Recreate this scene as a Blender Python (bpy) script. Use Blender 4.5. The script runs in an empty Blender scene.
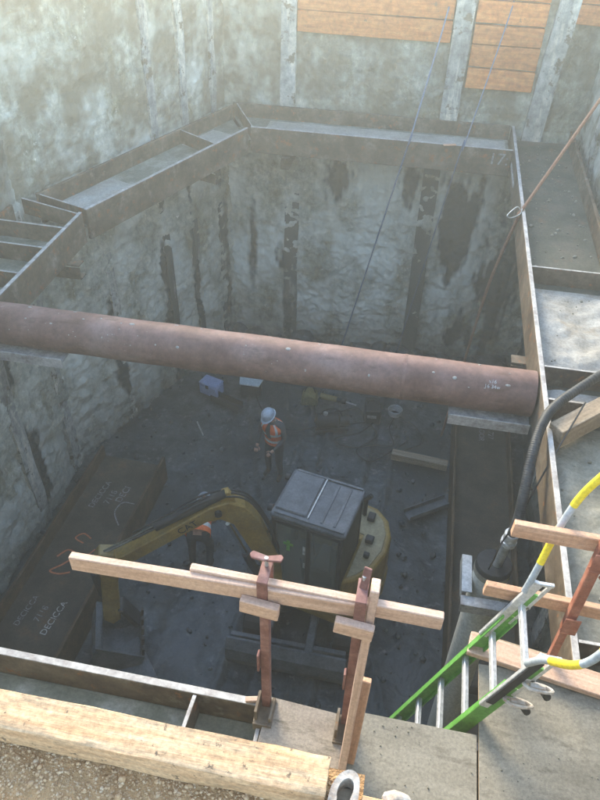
import bpy, math, random
from mathutils import Vector, Matrix, noise
random.seed(7)
R_ = math.radians
SC = bpy.context.scene
COL = SC.collection
# ------------------------------------------------------------------ camera
CAM_Z = 8.3
cd = bpy.data.cameras.new('camera'); cam = bpy.data.objects.new('camera', cd); COL.objects.link(cam)
r = Vector((0.9816, 0.1895, 0.0220)); d = Vector((0.1389, -0.6306, -0.7636)); f = Vector((-0.1308, 0.7526, -0.6453))
cm = Matrix((r, -d, -f)).transposed().to_4x4(); cm.translation = (0, 0, CAM_Z)
cam.matrix_world = cm
cd.sensor_fit = 'VERTICAL'; cd.sensor_height = 36; cd.lens = 31.5; cd.clip_start = 0.05; cd.clip_end = 500
SC.camera = cam
# ------------------------------------------------------------------ sky, sun, exposure
SUN_AZ, SUN_EL = R_(-31), R_(25)            # azimuth measured from +y towards +x
w = bpy.data.worlds.new('World'); SC.world = w; w.use_nodes = True
nt = w.node_tree; bg = nt.nodes['Background']
sky = nt.nodes.new('ShaderNodeTexSky'); sky.sky_type = 'NISHITA'; sky.sun_disc = False
sky.sun_elevation = SUN_EL; sky.sun_rotation = SUN_AZ; sky.air_density = 1.3; sky.dust_density = 0.8
nt.links.new(sky.outputs[0], bg.inputs[0]); bg.inputs[1].default_value = 0.15
sl = bpy.data.lights.new('sun', 'SUN'); sl.energy = 1.5; sl.angle = R_(24); sl.color = (1, 0.87, 0.62)
so = bpy.data.objects.new('sun', sl); COL.objects.link(so)
sd = Vector((math.sin(SUN_AZ) * math.cos(SUN_EL), math.cos(SUN_AZ) * math.cos(SUN_EL), math.sin(SUN_EL)))
so.rotation_euler = (-sd).to_track_quat('-Z', 'Y').to_euler(); so.location = (-6, 14, 20)
SC.view_settings.view_transform = 'Standard'; SC.view_settings.look = 'None'
SC.view_settings.gamma = 1; SC.view_settings.use_curve_mapping = False
SC.view_settings.exposure = 2.5
SC.render.engine = 'CYCLES'
SC.cycles.use_denoising = True
SC.cycles.max_bounces = 8; SC.cycles.diffuse_bounces = 5; SC.cycles.volume_bounces = 1

# ------------------------------------------------------------------ materials
MATS = {}
def mat(name, cols, scale=4.0, stretch=(1, 1, 1), rough=0.85, metal=0.0, bump=0.3, bscale=None, bdist=0.01,
        speck=None, attr=None, rnd=0.0, spec=0.3, second=None, grit=(38.0, 0.28)):
    """cols: two or three colours blended by noise; speck=(colour, scale, threshold); attr=[(attribute, colour, roughness)]"""
    m = bpy.data.materials.new(name); m.use_nodes = True; t = m.node_tree; N = t.nodes; L = t.links
    b = N['Principled BSDF']; b.inputs['Metallic'].default_value = metal
    b.inputs['Specular IOR Level'].default_value = spec
    tc = N.new('ShaderNodeTexCoord'); mp = N.new('ShaderNodeMapping'); mp.inputs['Scale'].default_value = stretch
    oi = N.new('ShaderNodeObjectInfo'); ad = N.new('ShaderNodeVectorMath'); ad.operation = 'ADD'
    mu = N.new('ShaderNodeMath'); mu.operation = 'MULTIPLY'; mu.inputs[1].default_value = 37.0
    L.new(oi.outputs['Random'], mu.inputs[0]); L.new(tc.outputs['Object'], mp.inputs['Vector'])
    L.new(mp.outputs[0], ad.inputs[0]); L.new(mu.outputs[0], ad.inputs[1]); vec = ad.outputs[0]
    iso = N.new('ShaderNodeVectorMath'); iso.operation = 'ADD'; L.new(tc.outputs['Object'], iso.inputs[0]); L.new(mu.outputs[0], iso.inputs[1])
    n1 = N.new('ShaderNodeTexNoise'); n1.inputs['Scale'].default_value = scale; n1.inputs['Detail'].default_value = 8
    n1.inputs['Roughness'].default_value = 0.65; L.new(vec, n1.inputs['Vector'])
    cr = N.new('ShaderNodeValToRGB'); L.new(n1.outputs['Fac'], cr.inputs[0])
    e = cr.color_ramp.elements
    e[0].position = 0.32; e[1].position = 0.68
    e[0].color = (*cols[0], 1); e[1].color = (*cols[-1], 1)
    if len(cols) == 3:
        x = e.new(0.5); x.color = (*cols[1], 1)
    col = cr.outputs[0]
    def mix(fac, a, c):
        mx = N.new('ShaderNodeMix'); mx.data_type = 'RGBA'
        if isinstance(fac, float): mx.inputs[0].default_value = fac
        else: L.new(fac, mx.inputs[0])
        L.new(a, mx.inputs[6])
        if isinstance(c, tuple): mx.inputs[7].default_value = (*c, 1)
        else: L.new(c, mx.inputs[7])
        return mx.outputs[2]
    def thresh(sc, lo, hi, detail=6, strv=None):
        nn = N.new('ShaderNodeTexNoise'); nn.inputs['Scale'].default_value = sc; nn.inputs['Detail'].default_value = detail
        nn.inputs['Roughness'].default_value = 0.7
        if strv:
            m2 = N.new('ShaderNodeMapping'); m2.inputs['Scale'].default_value = strv
            L.new(vec, m2.inputs['Vector']); L.new(m2.outputs[0], nn.inputs['Vector'])
        else: L.new(vec, nn.inputs['Vector'])
        mr = N.new('ShaderNodeMapRange'); mr.inputs[1].default_value = lo; mr.inputs[2].default_value = hi
        L.new(nn.outputs['Fac'], mr.inputs[0]); return mr.outputs[0]
    if second:                                   # (colour, scale, lo, hi, stretch)
        col = mix(thresh(second[1], second[2], second[3], 7, second[4]), col, second[0])
    if speck:
        nn = N.new('ShaderNodeTexNoise'); nn.inputs['Scale'].default_value = speck[1]; nn.inputs['Detail'].default_value = 5; nn.inputs['Roughness'].default_value = 0.7
        L.new(iso.outputs[0], nn.inputs['Vector']); mr = N.new('ShaderNodeMapRange'); mr.inputs[1].default_value = speck[2]; mr.inputs[2].default_value = speck[2] + 0.06
        L.new(nn.outputs['Fac'], mr.inputs[0]); col = mix(mr.outputs[0], col, speck[0])
    if grit:
        gn = N.new('ShaderNodeTexNoise'); gn.inputs['Scale'].default_value = grit[0]; gn.inputs['Detail'].default_value = 7; gn.inputs['Roughness'].default_value = 0.75
        L.new(iso.outputs[0], gn.inputs['Vector']); gm = N.new('ShaderNodeMapRange'); gm.inputs[1].default_value = 0.32; gm.inputs[2].default_value = 0.68
        gm.inputs[3].default_value = 1 - grit[1]; gm.inputs[4].default_value = 1 + grit[1]; L.new(gn.outputs['Fac'], gm.inputs[0])
        cc = N.new('ShaderNodeCombineColor')
        for q in range(3): L.new(gm.outputs[0], cc.inputs[q])
        mm = N.new('ShaderNodeMix'); mm.data_type = 'RGBA'; mm.blend_type = 'MULTIPLY'; mm.inputs[0].default_value = 1; L.new(col, mm.inputs[6]); L.new(cc.outputs[0], mm.inputs[7]); col = mm.outputs[2]
    rv = None
    if attr:
        for (an, ac, ar) in attr:
            at = N.new('ShaderNodeAttribute'); at.attribute_name = an
            col = mix(at.outputs['Fac'], col, ac)
            mx = N.new('ShaderNodeMix'); mx.data_type = 'FLOAT'; L.new(at.outputs['Fac'], mx.inputs[0])
            if rv is None: mx.inputs[2].default_value = rough
            else: L.new(rv, mx.inputs[2])
            mx.inputs[3].default_value = ar; rv = mx.outputs[0]
    if rnd:
        hs = N.new('ShaderNodeHueSaturation'); mr = N.new('ShaderNodeMapRange')
        mr.inputs[3].default_value = 1 - rnd; mr.inputs[4].default_value = 1 + rnd
        L.new(oi.outputs['Random'], mr.inputs[0]); L.new(mr.outputs[0], hs.inputs['Value']); L.new(col, hs.inputs['Color'])
        col = hs.outputs[0]
    L.new(col, b.inputs['Base Color'])
    if rv is not None: L.new(rv, b.inputs['Roughness'])
    else: b.inputs['Roughness'].default_value = rough
    if bump:
        n2 = N.new('ShaderNodeTexNoise'); n2.inputs['Scale'].default_value = bscale or scale * 4; n2.inputs['Detail'].default_value = 6
        L.new(vec, n2.inputs['Vector'])
        bp = N.new('ShaderNodeBump'); bp.inputs['Strength'].default_value = bump; bp.inputs['Distance'].default_value = bdist
        L.new(n2.outputs['Fac'], bp.inputs['Height']); L.new(bp.outputs[0], b.inputs['Normal'])
    MATS[name] = m; return m

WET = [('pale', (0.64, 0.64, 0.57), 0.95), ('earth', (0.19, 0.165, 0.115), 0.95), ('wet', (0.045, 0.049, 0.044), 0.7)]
mat('shotcrete', [(0.25, 0.25, 0.205), (0.40, 0.395, 0.33), (0.53, 0.52, 0.45)], 1.6, rough=0.9, bump=0.9, bscale=16, bdist=0.03,
    second=((0.19, 0.165, 0.095), 2.2, 0.47, 0.66, (1, 1, 0.45)), speck=((0.60, 0.57, 0.50), 12, 0.63), attr=WET, grit=(9.0, 0.42))
mat('mud', [(0.022, 0.027, 0.029), (0.046, 0.055, 0.058), (0.085, 0.097, 0.10)], 2.6, rough=0.55, bump=0.7, bscale=16, bdist=0.02,
    second=((0.165, 0.17, 0.166), 7, 0.57, 0.70, (1, 1, 1)), attr=[('wet', (0.034, 0.041, 0.044), 0.4)], spec=0.5, grit=(11.0, 0.45))
mat('soil', [(0.13, 0.11, 0.08), (0.2, 0.17, 0.12)], 3, rough=0.95)
mat('gravel_bed', [(0.27, 0.15, 0.065), (0.41, 0.25, 0.12)], 25, rough=0.95, bump=1, bscale=120, bdist=0.01)
mat('pebble', [(0.27, 0.155, 0.075), (0.41, 0.265, 0.145), (0.52, 0.39, 0.26)], 55, rough=0.9, bump=0.3, bscale=300, bdist=0.002)
mat('pile_steel', [(0.16, 0.155, 0.14), (0.28, 0.275, 0.25), (0.42, 0.41, 0.38)], 2.2, (1, 1, 0.4), rough=0.75, bump=0.4, bscale=20,
    second=((0.46, 0.43, 0.36), 5, 0.50, 0.60, (1, 1, 0.4)), speck=((0.15, 0.125, 0.085), 6, 0.57), grit=(9.0, 0.45))
mat('pile_wet', [(0.05, 0.055, 0.05), (0.09, 0.095, 0.085)], 3, (1, 1, 0.4), rough=0.5, bump=0.3,
    second=((0.26, 0.26, 0.24), 3.0, 0.60, 0.66, (1, 1, 0.5)))
mat('lagging', [(0.38, 0.12, 0.035), (0.48, 0.18, 0.055), (0.55, 0.24, 0.085)], 3, (1, 8, 8), rough=0.8, bump=0.3, bscale=20, rnd=0.12,
    speck=((0.22, 0.12, 0.06), 7, 0.63), grit=(12.0, 0.3))
mat('waler_steel', [(0.06, 0.042, 0.028), (0.11, 0.082, 0.055), (0.17, 0.135, 0.098)], 2.5, rough=0.7, metal=0.15, bump=0.25, bscale=40, bdist=0.003,
    second=((0.22, 0.20, 0.16), 4, 0.56, 0.72, (1, 1, 1)), speck=((0.21, 0.095, 0.04), 9, 0.59), grit=(14.0, 0.35))
mat('edge_steel', [(0.24, 0.21, 0.19), (0.36, 0.34, 0.32), (0.50, 0.48, 0.45)], 9, rough=0.6, metal=0.2, bump=0.15, bscale=60, bdist=0.002)
mat('dark_steel', [(0.045, 0.035, 0.026), (0.075, 0.06, 0.043), (0.11, 0.085, 0.06)], 2.2, rough=0.65, metal=0.1, bump=0.25, bscale=40, bdist=0.003,
    second=((0.14, 0.075, 0.03), 2.2, 0.58, 0.75, (1, 1, 1)))
mat('beam_rust', [(0.05, 0.033, 0.02), (0.095, 0.06, 0.033), (0.14, 0.085, 0.045)], 3, rough=0.7, metal=0.1, bump=0.3, bscale=40, bdist=0.003)
mat('rust_pale', [(0.14, 0.075, 0.045), (0.27, 0.225, 0.185), (0.36, 0.33, 0.29)], 18, rough=0.8, bump=0.4)
mat('pipe_steel', [(0.12, 0.064, 0.048), (0.18, 0.104, 0.083), (0.24, 0.158, 0.135)], 2.4, rough=0.62, metal=0.15, bump=0.2, bscale=50, bdist=0.002,
    second=((0.10, 0.055, 0.035), 6, 0.54, 0.68, (0.35, 1, 1)), speck=((0.40, 0.38, 0.35), 22, 0.67), grit=(16.0, 0.25))
mat('web_mud', [(0.10, 0.10, 0.075), (0.17, 0.17, 0.13), (0.30, 0.29, 0.25)], 2.5, rough=0.9, bump=0.5, bscale=25, bdist=0.01)
mat('web_green', [(0.05, 0.052, 0.038), (0.08, 0.08, 0.06), (0.115, 0.10, 0.075)], 3, rough=0.75, bump=0.3, bscale=30, bdist=0.005,
    speck=((0.3, 0.29, 0.27), 20, 0.70), second=((0.13, 0.085, 0.055), 4, 0.56, 0.7, (1, 1, 1)))
mat('concrete_white', [(0.24, 0.225, 0.195), (0.31, 0.295, 0.265), (0.38, 0.37, 0.34)], 3.5, rough=0.9, bump=0.5, bscale=30, bdist=0.01,
    speck=((0.2, 0.18, 0.15), 16, 0.70), second=((0.24, 0.19, 0.13), 2.2, 0.57, 0.75, (1, 1, 1)))
mat('concrete_grey', [(0.15, 0.14, 0.105), (0.21, 0.197, 0.155), (0.27, 0.257, 0.21)], 4, rough=0.9, bump=0.4, bscale=40, bdist=0.006,
    speck=((0.38, 0.36, 0.32), 22, 0.68))
mat('lumber', [(0.38, 0.245, 0.175), (0.50, 0.335, 0.245), (0.57, 0.405, 0.31)], 4, (0.6, 9, 9), rough=0.8, bump=0.25, bscale=16, bdist=0.003, rnd=0.1,
    speck=((0.25, 0.14, 0.08), 16, 0.655), grit=(60.0, 0.22))
mat('lumber_orange', [(0.37, 0.20, 0.115), (0.49, 0.28, 0.17), (0.57, 0.36, 0.24)], 4, (0.6, 9, 9), rough=0.8, bump=0.25, bscale=16, bdist=0.003, rnd=0.08,
    speck=((0.20, 0.11, 0.06), 16, 0.655), grit=(60.0, 0.22))
mat('lumber_old', [(0.20, 0.15, 0.10), (0.29, 0.22, 0.15), (0.37, 0.29, 0.2)], 4, (0.6, 9, 9), rough=0.85, bump=0.3, bscale=16, bdist=0.003)
mat('curb_timber', [(0.33, 0.195, 0.10), (0.44, 0.28, 0.155), (0.52, 0.365, 0.225)], 6, (0.7, 8, 8), rough=0.85, bump=0.5, bscale=22, bdist=0.004,
    speck=((0.12, 0.085, 0.055), 36, 0.615), grit=(70.0, 0.34), second=((0.27, 0.19, 0.115), 14, 0.50, 0.66, (1, 0.25, 0.25)))
mat('plywood', [(0.165, 0.148, 0.115), (0.22, 0.20, 0.16), (0.27, 0.25, 0.205)], 2.5, (1, 3, 3), rough=0.85, bump=0.2, bscale=50, bdist=0.002,
    speck=((0.32, 0.31, 0.28), 40, 0.665), second=((0.13, 0.115, 0.09), 5, 0.50, 0.66, (1, 1, 1)), grit=(70.0, 0.3))
mat('plywood_brown', [(0.185, 0.15, 0.12), (0.24, 0.20, 0.16), (0.28, 0.24, 0.195)], 2.5, (1, 4, 4), rough=0.85, bump=0.2, bscale=50, bdist=0.002,
    second=((0.12, 0.10, 0.075), 5, 0.52, 0.68, (1, 1, 1)), grit=(70.0, 0.3))
mat('plywood_edge', [(0.30, 0.20, 0.12), (0.42, 0.30, 0.19)], 6, (1, 1, 30), rough=0.9)
mat('red_steel', [(0.12, 0.05, 0.04), (0.19, 0.09, 0.075), (0.27, 0.155, 0.135)], 9, rough=0.65, metal=0.1, bump=0.2, bscale=60, bdist=0.002)
mat('red_primer', [(0.20, 0.065, 0.04), (0.28, 0.105, 0.065), (0.35, 0.16, 0.11)], 9, rough=0.65, metal=0.0, bump=0.2, bscale=60, bdist=0.002)
mat('galv', [(0.27, 0.275, 0.27), (0.38, 0.385, 0.38), (0.48, 0.48, 0.47)], 12, rough=0.45, metal=0.5, bump=0.1)
mat('aluminium', [(0.55, 0.55, 0.54), (0.68, 0.68, 0.67)], 20, rough=0.4, metal=0.5, bump=0.05)
mat('ladder_green', [(0.085, 0.25, 0.04), (0.11, 0.31, 0.055), (0.15, 0.36, 0.09)], 12, rough=0.45, bump=0.1, spec=0.5)
mat('tape_yellow', [(0.70, 0.52, 0.02), (0.78, 0.60, 0.05)], 10, rough=0.5, bump=0)
mat('tape_grey', [(0.30, 0.34, 0.36), (0.38, 0.41, 0.42)], 10, rough=0.5, bump=0)
mat('rubber', [(0.018, 0.018, 0.018), (0.035, 0.035, 0.035)], 10, rough=0.6, bump=0.1)
mat('hose_black', [(0.014, 0.015, 0.017), (0.028, 0.03, 0.032), (0.07, 0.07, 0.068)], 7, rough=0.55, bump=0.2)
mat('casing_grey', [(0.40, 0.395, 0.35), (0.50, 0.49, 0.44), (0.58, 0.57, 0.52)], 3, (1, 1, 0.4), rough=0.6, metal=0.1, bump=0.15)
mat('cat_yellow', [(0.17, 0.105, 0.025), (0.26, 0.165, 0.035), (0.33, 0.22, 0.06)], 4, rough=0.5, bump=0.1, speck=((0.14, 0.11, 0.06), 9, 0.64),
    second=((0.20, 0.155, 0.07), 3.5, 0.50, 0.72, (1, 1, 1)), spec=0.4)
mat('deck_cream', [(0.22, 0.18, 0.10), (0.32, 0.27, 0.16)], 5, rough=0.6, bump=0.1, speck=((0.16, 0.13, 0.07), 9, 0.64))
mat('cab_dark', [(0.02, 0.021, 0.022), (0.035, 0.036, 0.037)], 6, rough=0.55, bump=0.1)
mat('roof_grey', [(0.075, 0.08, 0.085), (0.11, 0.117, 0.123), (0.15, 0.155, 0.16)], 5, rough=0.6, bump=0.15, speck=((0.25, 0.25, 0.25), 14, 0.69))
mat('chrome', [(0.75, 0.77, 0.8), (0.8, 0.82, 0.85)], 5, rough=0.12, metal=1.0, bump=0)
mat('glass_dark', [(0.02, 0.025, 0.028), (0.03, 0.035, 0.038)], 2, rough=0.06, bump=0, spec=0.6)
mat('paint_white', [(0.08, 0.07, 0.055), (0.42, 0.42, 0.41), (0.60, 0.60, 0.59)], 26, rough=0.8, bump=0)
mat('paint_pale', [(0.06, 0.052, 0.042), (0.20, 0.205, 0.21), (0.34, 0.35, 0.36)], 26, rough=0.8, bump=0)
mat('paint_orange', [(0.42, 0.12, 0.05), (0.52, 0.18, 0.09)], 30, rough=0.8, bump=0)
mat('ink', [(0.015, 0.015, 0.015), (0.02, 0.02, 0.02)], 5, rough=0.6, bump=0)
mat('vest_orange', [(0.75, 0.15, 0.045), (0.85, 0.21, 0.07)], 8, rough=0.8, bump=0.3, bscale=20)
mat('vest_band', [(0.62, 0.60, 0.55), (0.72, 0.70, 0.66)], 20, rough=0.5, bump=0)
mat('hat', [(0.33, 0.37, 0.41), (0.42, 0.46, 0.50)], 8, rough=0.4, bump=0.0, spec=0.5)
mat('skin', [(0.40, 0.24, 0.17), (0.46, 0.29, 0.21)], 8, rough=0.6, bump=0)
mat('shirt', [(0.05, 0.055, 0.06), (0.08, 0.085, 0.09)], 8, rough=0.9, bump=0.3)
mat('trousers', [(0.03, 0.038, 0.045), (0.055, 0.065, 0.075)], 6, rough=0.9, bump=0.3)
mat('boot', [(0.04, 0.03, 0.02), (0.07, 0.055, 0.04)], 8, rough=0.8, bump=0.2)
mat('blue_plastic', [(0.22, 0.28, 0.46), (0.28, 0.35, 0.53)], 8, rough=0.5, bump=0.1)
mat('pale_sheet', [(0.40, 0.46, 0.48), (0.50, 0.55, 0.56)], 6, rough=0.7, bump=0.2)
mat('tool_yellow', [(0.15, 0.115, 0.04), (0.22, 0.17, 0.065)], 8, rough=0.6, bump=0.1)
mat('bag_olive', [(0.14, 0.12, 0.045), (0.20, 0.17, 0.07)], 12, rough=0.9, bump=0.4)
mat('rope_orange', [(0.20, 0.095, 0.055), (0.27, 0.15, 0.095)], 30, rough=0.8, bump=0.2)
mat('rope_blue', [(0.10, 0.13, 0.19), (0.15, 0.18, 0.24)], 30, rough=0.8, bump=0.1)
mat('rusty_white', [(0.30, 0.17, 0.10), (0.44, 0.39, 0.33), (0.50, 0.46, 0.41)], 16, rough=0.75, bump=0.3)

gm_ = MATS['glass_dark'].node_tree.nodes['Principled BSDF']; gm_.inputs['Transmission Weight'].default_value = 0.85; gm_.inputs['Roughness'].default_value = 0.03; gm_.inputs['IOR'].default_value = 1.2
for l_ in list(gm_.inputs['Base Color'].links): MATS['glass_dark'].node_tree.links.remove(l_)
gm_.inputs['Base Color'].default_value = (0.45, 0.52, 0.50, 1)
# ------------------------------------------------------------------ mesh helpers
WM = {}                                     # intended world matrix of every object
def V(*a): return Vector(a)
class MB:
    def __init__(s): s.v = []; s.f = []; s.m = []
    def add(s, vs, fs, mi=0):
        o = len(s.v); s.v += [tuple(x) for x in vs]; s.f += [tuple(i + o for i in q) for q in fs]; s.m += [mi] * len(fs); return s
    def box(s, a, b, mi=0, M=None):
        x0, y0, z0 = a; x1, y1, z1 = b
        vs = [V(x, y, z) for z in (z0, z1) for y in (y0, y1) for x in (x0, x1)]
        if M is not None: vs = [M @ q for q in vs]
        return s.add(vs, [(0, 2, 3, 1), (4, 5, 7, 6), (0, 1, 5, 4), (2, 6, 7, 3), (0, 4, 6, 2), (1, 3, 7, 5)], mi)
    def bar(s, p, q, w_, h_, up=(0, 0, 1), mi=0):
        p, q, up = Vector(p), Vector(q), Vector(up); t = (q - p).normalized(); sx = t.cross(up).normalized(); u = sx.cross(t)
        vs = [b + sx * (i * w_ / 2) + u * (j * h_ / 2) for b in (p, q) for (i, j) in ((-1, -1), (1, -1), (1, 1), (-1, 1))]
        return s.add(vs, [(0, 1, 2, 3), (7, 6, 5, 4), (0, 4, 5, 1), (1, 5, 6, 2), (2, 6, 7, 3), (3, 7, 4, 0)], mi)
    def tube(s, pts, rad, n=10, caps=True, mi=0):
        pts = [Vector(p) for p in pts]; k = len(pts)
        rs = rad if isinstance(rad, (list, tuple)) else [rad] * k
        t0 = (pts[1] - pts[0]).normalized(); ref = V(0, 0, 1) if abs(t0.z) < 0.9 else V(1, 0, 0)
        u = t0.cross(ref).normalized(); vs = []
        for i, p in enumerate(pts):
            t = (pts[min(i + 1, k - 1)] - pts[max(i - 1, 0)]).normalized()
            u = (u - t * u.dot(t)).normalized(); w2 = t.cross(u)
            vs += [p + (u * math.cos(a) + w2 * math.sin(a)) * rs[i] for a in (2 * math.pi * j / n for j in range(n))]
        fs = [(i * n + j, i * n + (j + 1) % n, (i + 1) * n + (j + 1) % n, (i + 1) * n + j) for i in range(k - 1) for j in range(n)]
        if caps: fs += [tuple(range(n))[::-1], tuple((k - 1) * n + j for j in range(n))]
        return s.add(vs, fs, mi)
    def prism(s, poly, o, u, v_, thick, mi=0):
        """poly in (u,v) about o, extruded by the vector thick"""
        o, u, v_, th = Vector(o), Vector(u), Vector(v_), Vector(thick); n = len(poly)
        a = [o + u * p[0] + v_ * p[1] for p in poly]; b = [q + th for q in a]
        fs = [tuple(range(n))[::-1], tuple(range(n, 2 * n))] + [(i, (i + 1) % n, n + (i + 1) % n, n + i) for i in range(n)]
        return s.add(a + b, fs, mi)
    def ball(s, c, rx, ry, rz, nu=10, nv=6, M=None, mi=0):
        c = Vector(c); vs = []; fs = []
        for i in range(nv + 1):
            th = math.pi * i / nv
            for j in range(nu):
                ph = 2 * math.pi * j / nu; q = V(rx * math.sin(th) * math.cos(ph), ry * math.sin(th) * math.sin(ph), rz * math.cos(th))
                vs.append(c + (M @ q if M is not None else q))
        for i in range(nv):
            for j in range(nu): fs.append((i * nu + j, (i + 1) * nu + j, (i + 1) * nu + (j + 1) % nu, i * nu + (j + 1) % nu))
        return s.add(vs, fs, mi)
    def build(s, name, mats, parent=None, M=None, bevel=0, smooth=False, seg=1):
        me = bpy.data.meshes.new(name); me.from_pydata(s.v, [], s.f)
        for q in ([mats] if isinstance(mats, str) else mats): me.materials.append(MATS[q])
        me.polygons.foreach_set('material_index', s.m)
        if smooth: me.polygons.foreach_set('use_smooth', [True] * len(s.f))
        me.update()
        if smooth and smooth is not True: me.set_sharp_from_angle(angle=R_(smooth))
        return obj(name, me, parent, M, bevel, seg)
def obj(name, me, parent=None, M=None, bevel=0, seg=1):
    o = bpy.data.objects.new(name, me); COL.objects.link(o)
    M = M or Matrix.Identity(4); WM[o] = M.copy(); o.matrix_basis = M
    if parent is not None: o.parent = parent; o.matrix_parent_inverse = WM[parent].inverted()
    if bevel:
        b = o.modifiers.new('bevel', 'BEVEL'); b.width = bevel; b.segments = seg; b.limit_method = 'ANGLE'; b.angle_limit = R_(40)
    return o
def tag(o, label=None, cat=None, group=None, kind=None):
    if label: o['label'] = label
    if cat: o['category'] = cat
    if group: o['group'] = group
    if kind: o['kind'] = kind
    return o
def thing(name, loc, label, cat, group=None):
    o = bpy.data.objects.new(name, None); COL.objects.link(o); o.location = loc; o.empty_display_size = 0.2
    WM[o] = Matrix.Translation(Vector(loc)); return tag(o, label, cat, group)
def frame(o, x, z):
    """matrix with local x along x and local z as near z as possible"""
    x = Vector(x).normalized(); z = Vector(z); y = z.cross(x).normalized(); z = x.cross(y)
    M = Matrix((x, y, z)).transposed().to_4x4(); M.translation = Vector(o); return M
def board(name, p, q, w_, h_, m, parent=None, up=(0, 0, 1), bevel=0.004, rough=0.0015, seed=0):
    """sawn lumber from p to q; local x is the grain; slight crookedness"""
    p, q = Vector(p), Vector(q); L = (q - p).length; M = frame((p + q) / 2, q - p, up); n = max(3, int(L / 0.12)); b = MB(); vs = []
    for i in range(n + 1):
        x = -L / 2 + L * i / n
        for (a, c) in ((-1, -1), (1, -1), (1, 1), (-1, 1)):
            k = noise.noise_vector(V(x * 1.7 + seed * 9.1, a * 3 + seed, c * 3)) * rough
            vs.append(V(x, a * w_ / 2, c * h_ / 2) + V(0, k.y, k.z))
    fs = [(i * 4 + j, i * 4 + (j + 1) % 4, i * 4 + 4 + (j + 1) % 4, i * 4 + 4 + j) for i in range(n) for j in range(4)]
    fs = [t[::-1] for t in fs] + [(0, 1, 2, 3), (n * 4 + 3, n * 4 + 2, n * 4 + 1, n * 4)]
    b.add(vs, [t[::-1] for t in fs]); return b.build(name, m, parent, M, bevel)
def text(name, body, size, M, m, parent, depth=0.001):
    cu = bpy.data.curves.new(name, 'FONT'); cu.body = body; cu.size = size; cu.align_x = 'CENTER'; cu.align_y = 'CENTER'; cu.extrude = depth
    t = bpy.data.objects.new(name, cu); COL.objects.link(t)
    dg = bpy.context.evaluated_depsgraph_get(); me = bpy.data.meshes.new_from_object(t.evaluated_get(dg))
    bpy.data.objects.remove(t); me.materials.clear(); me.materials.append(MATS[m]); return obj(name, me, parent, M)
def smooth_path(pts, per=8):
    pts = [Vector(p) for p in pts]; out = []
    for i in range(len(pts) - 1):
        a, b, c, e = pts[max(i - 1, 0)], pts[i], pts[i + 1], pts[min(i + 2, len(pts) - 1)]
        for k in range(per):
            t = k / per
            out.append(0.5 * ((2 * b) + (c - a) * t + (2 * a - 5 * b + 4 * c - e) * t * t + (3 * b - a - 3 * c + e) * t ** 3))
    return out + [pts[-1]]
def fbm(p, o=4): return noise.fractal(p, 0.9, 2.0, o)

# ================================================================== SETTING
GZ = 6.5                                     # ground level; pit floor is z = 0
HOLE = [(-4.95, 0.74), (-4.95, 7.47), (-3.42, 11.66), (2.3, 11.66), (2.3, 0.5), (0.06, 0.5), (0.06, 0.74)]
def make_floor():
    b = MB(); x0, x1, y0, y1 = -5.4, 2.8, 0.3, 12.1; n, m = 170, 240; vs = []; wet = []
    for j in range(m + 1):
        for i in range(n + 1):
            x = x0 + (x1 - x0) * i / n; y = y0 + (y1 - y0) * j / m
            h = 0.07 * fbm(V(x * 0.6, y * 0.6, 1)) + 0.035 * fbm(V(x * 2.2, y * 2.2, 5)) + 0.03 * max(0, noise.noise(V(x * 5, y * 5, 2))) + 0.012 * noise.noise(V(x * 13, y * 13, 3))
            wv = min(1, max(0, (fbm(V(x * 0.7 + 4, y * 0.7, 9)) + 0.05) * 2.2)); wet.append(wv)
            for (xc, sl_, yc) in ((-1.33, 0.05, 6.9), (-0.17, 0.05, 6.9), (-2.1, -0.35, 7.5), (-0.95, -0.35, 7.5)):
                dx = abs(x - xc - sl_ * (y - yc)); 
                if 3.4 < y < 10.2 and dx < 0.24: h += (-0.05 if dx < 0.17 else 0.045) + (0.014 * math.sin(y * 42) if dx < 0.17 else 0)
            vs.append((x, y, h * (1 - 0.5 * wv) - 0.06))
    b.add(vs, [(j * (n + 1) + i, j * (n + 1) + i + 1, (j + 1) * (n + 1) + i + 1, (j + 1) * (n + 1) + i) for j in range(m) for i in range(n)])
    o = b.build('pit_floor', 'mud', smooth=True); tag(o, 'dark wet muddy floor at the bottom of the pit', kind='structure')
    a = o.data.attributes.new('wet', 'FLOAT', 'POINT'); a.data.foreach_set('value', wet)
make_floor()
def make_ground():
    b = MB(); outer = [(-40, -30), (-40, 45), (40, 45), (40, -30)]
    vs = [(x, y, GZ) for x, y in HOLE] + [(x, y, GZ) for x, y in outer] + [(-40, 0.74, GZ), (40, 0.5, GZ)]
    # hole 0..6, outer 7 SW, 8 NW, 9 NE, 10 SE, 11 W, 12 E
    b.add(vs, [(7, 10, 12, 4, 5, 6, 0, 11), (11, 0, 1, 2, 8), (8, 2, 3, 9), (3, 4, 12, 9)])
    o = b.build('ground', 'gravel_bed'); tag(o, 'trampled tan gravel ground around the pit', kind='structure')
make_ground()

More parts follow.
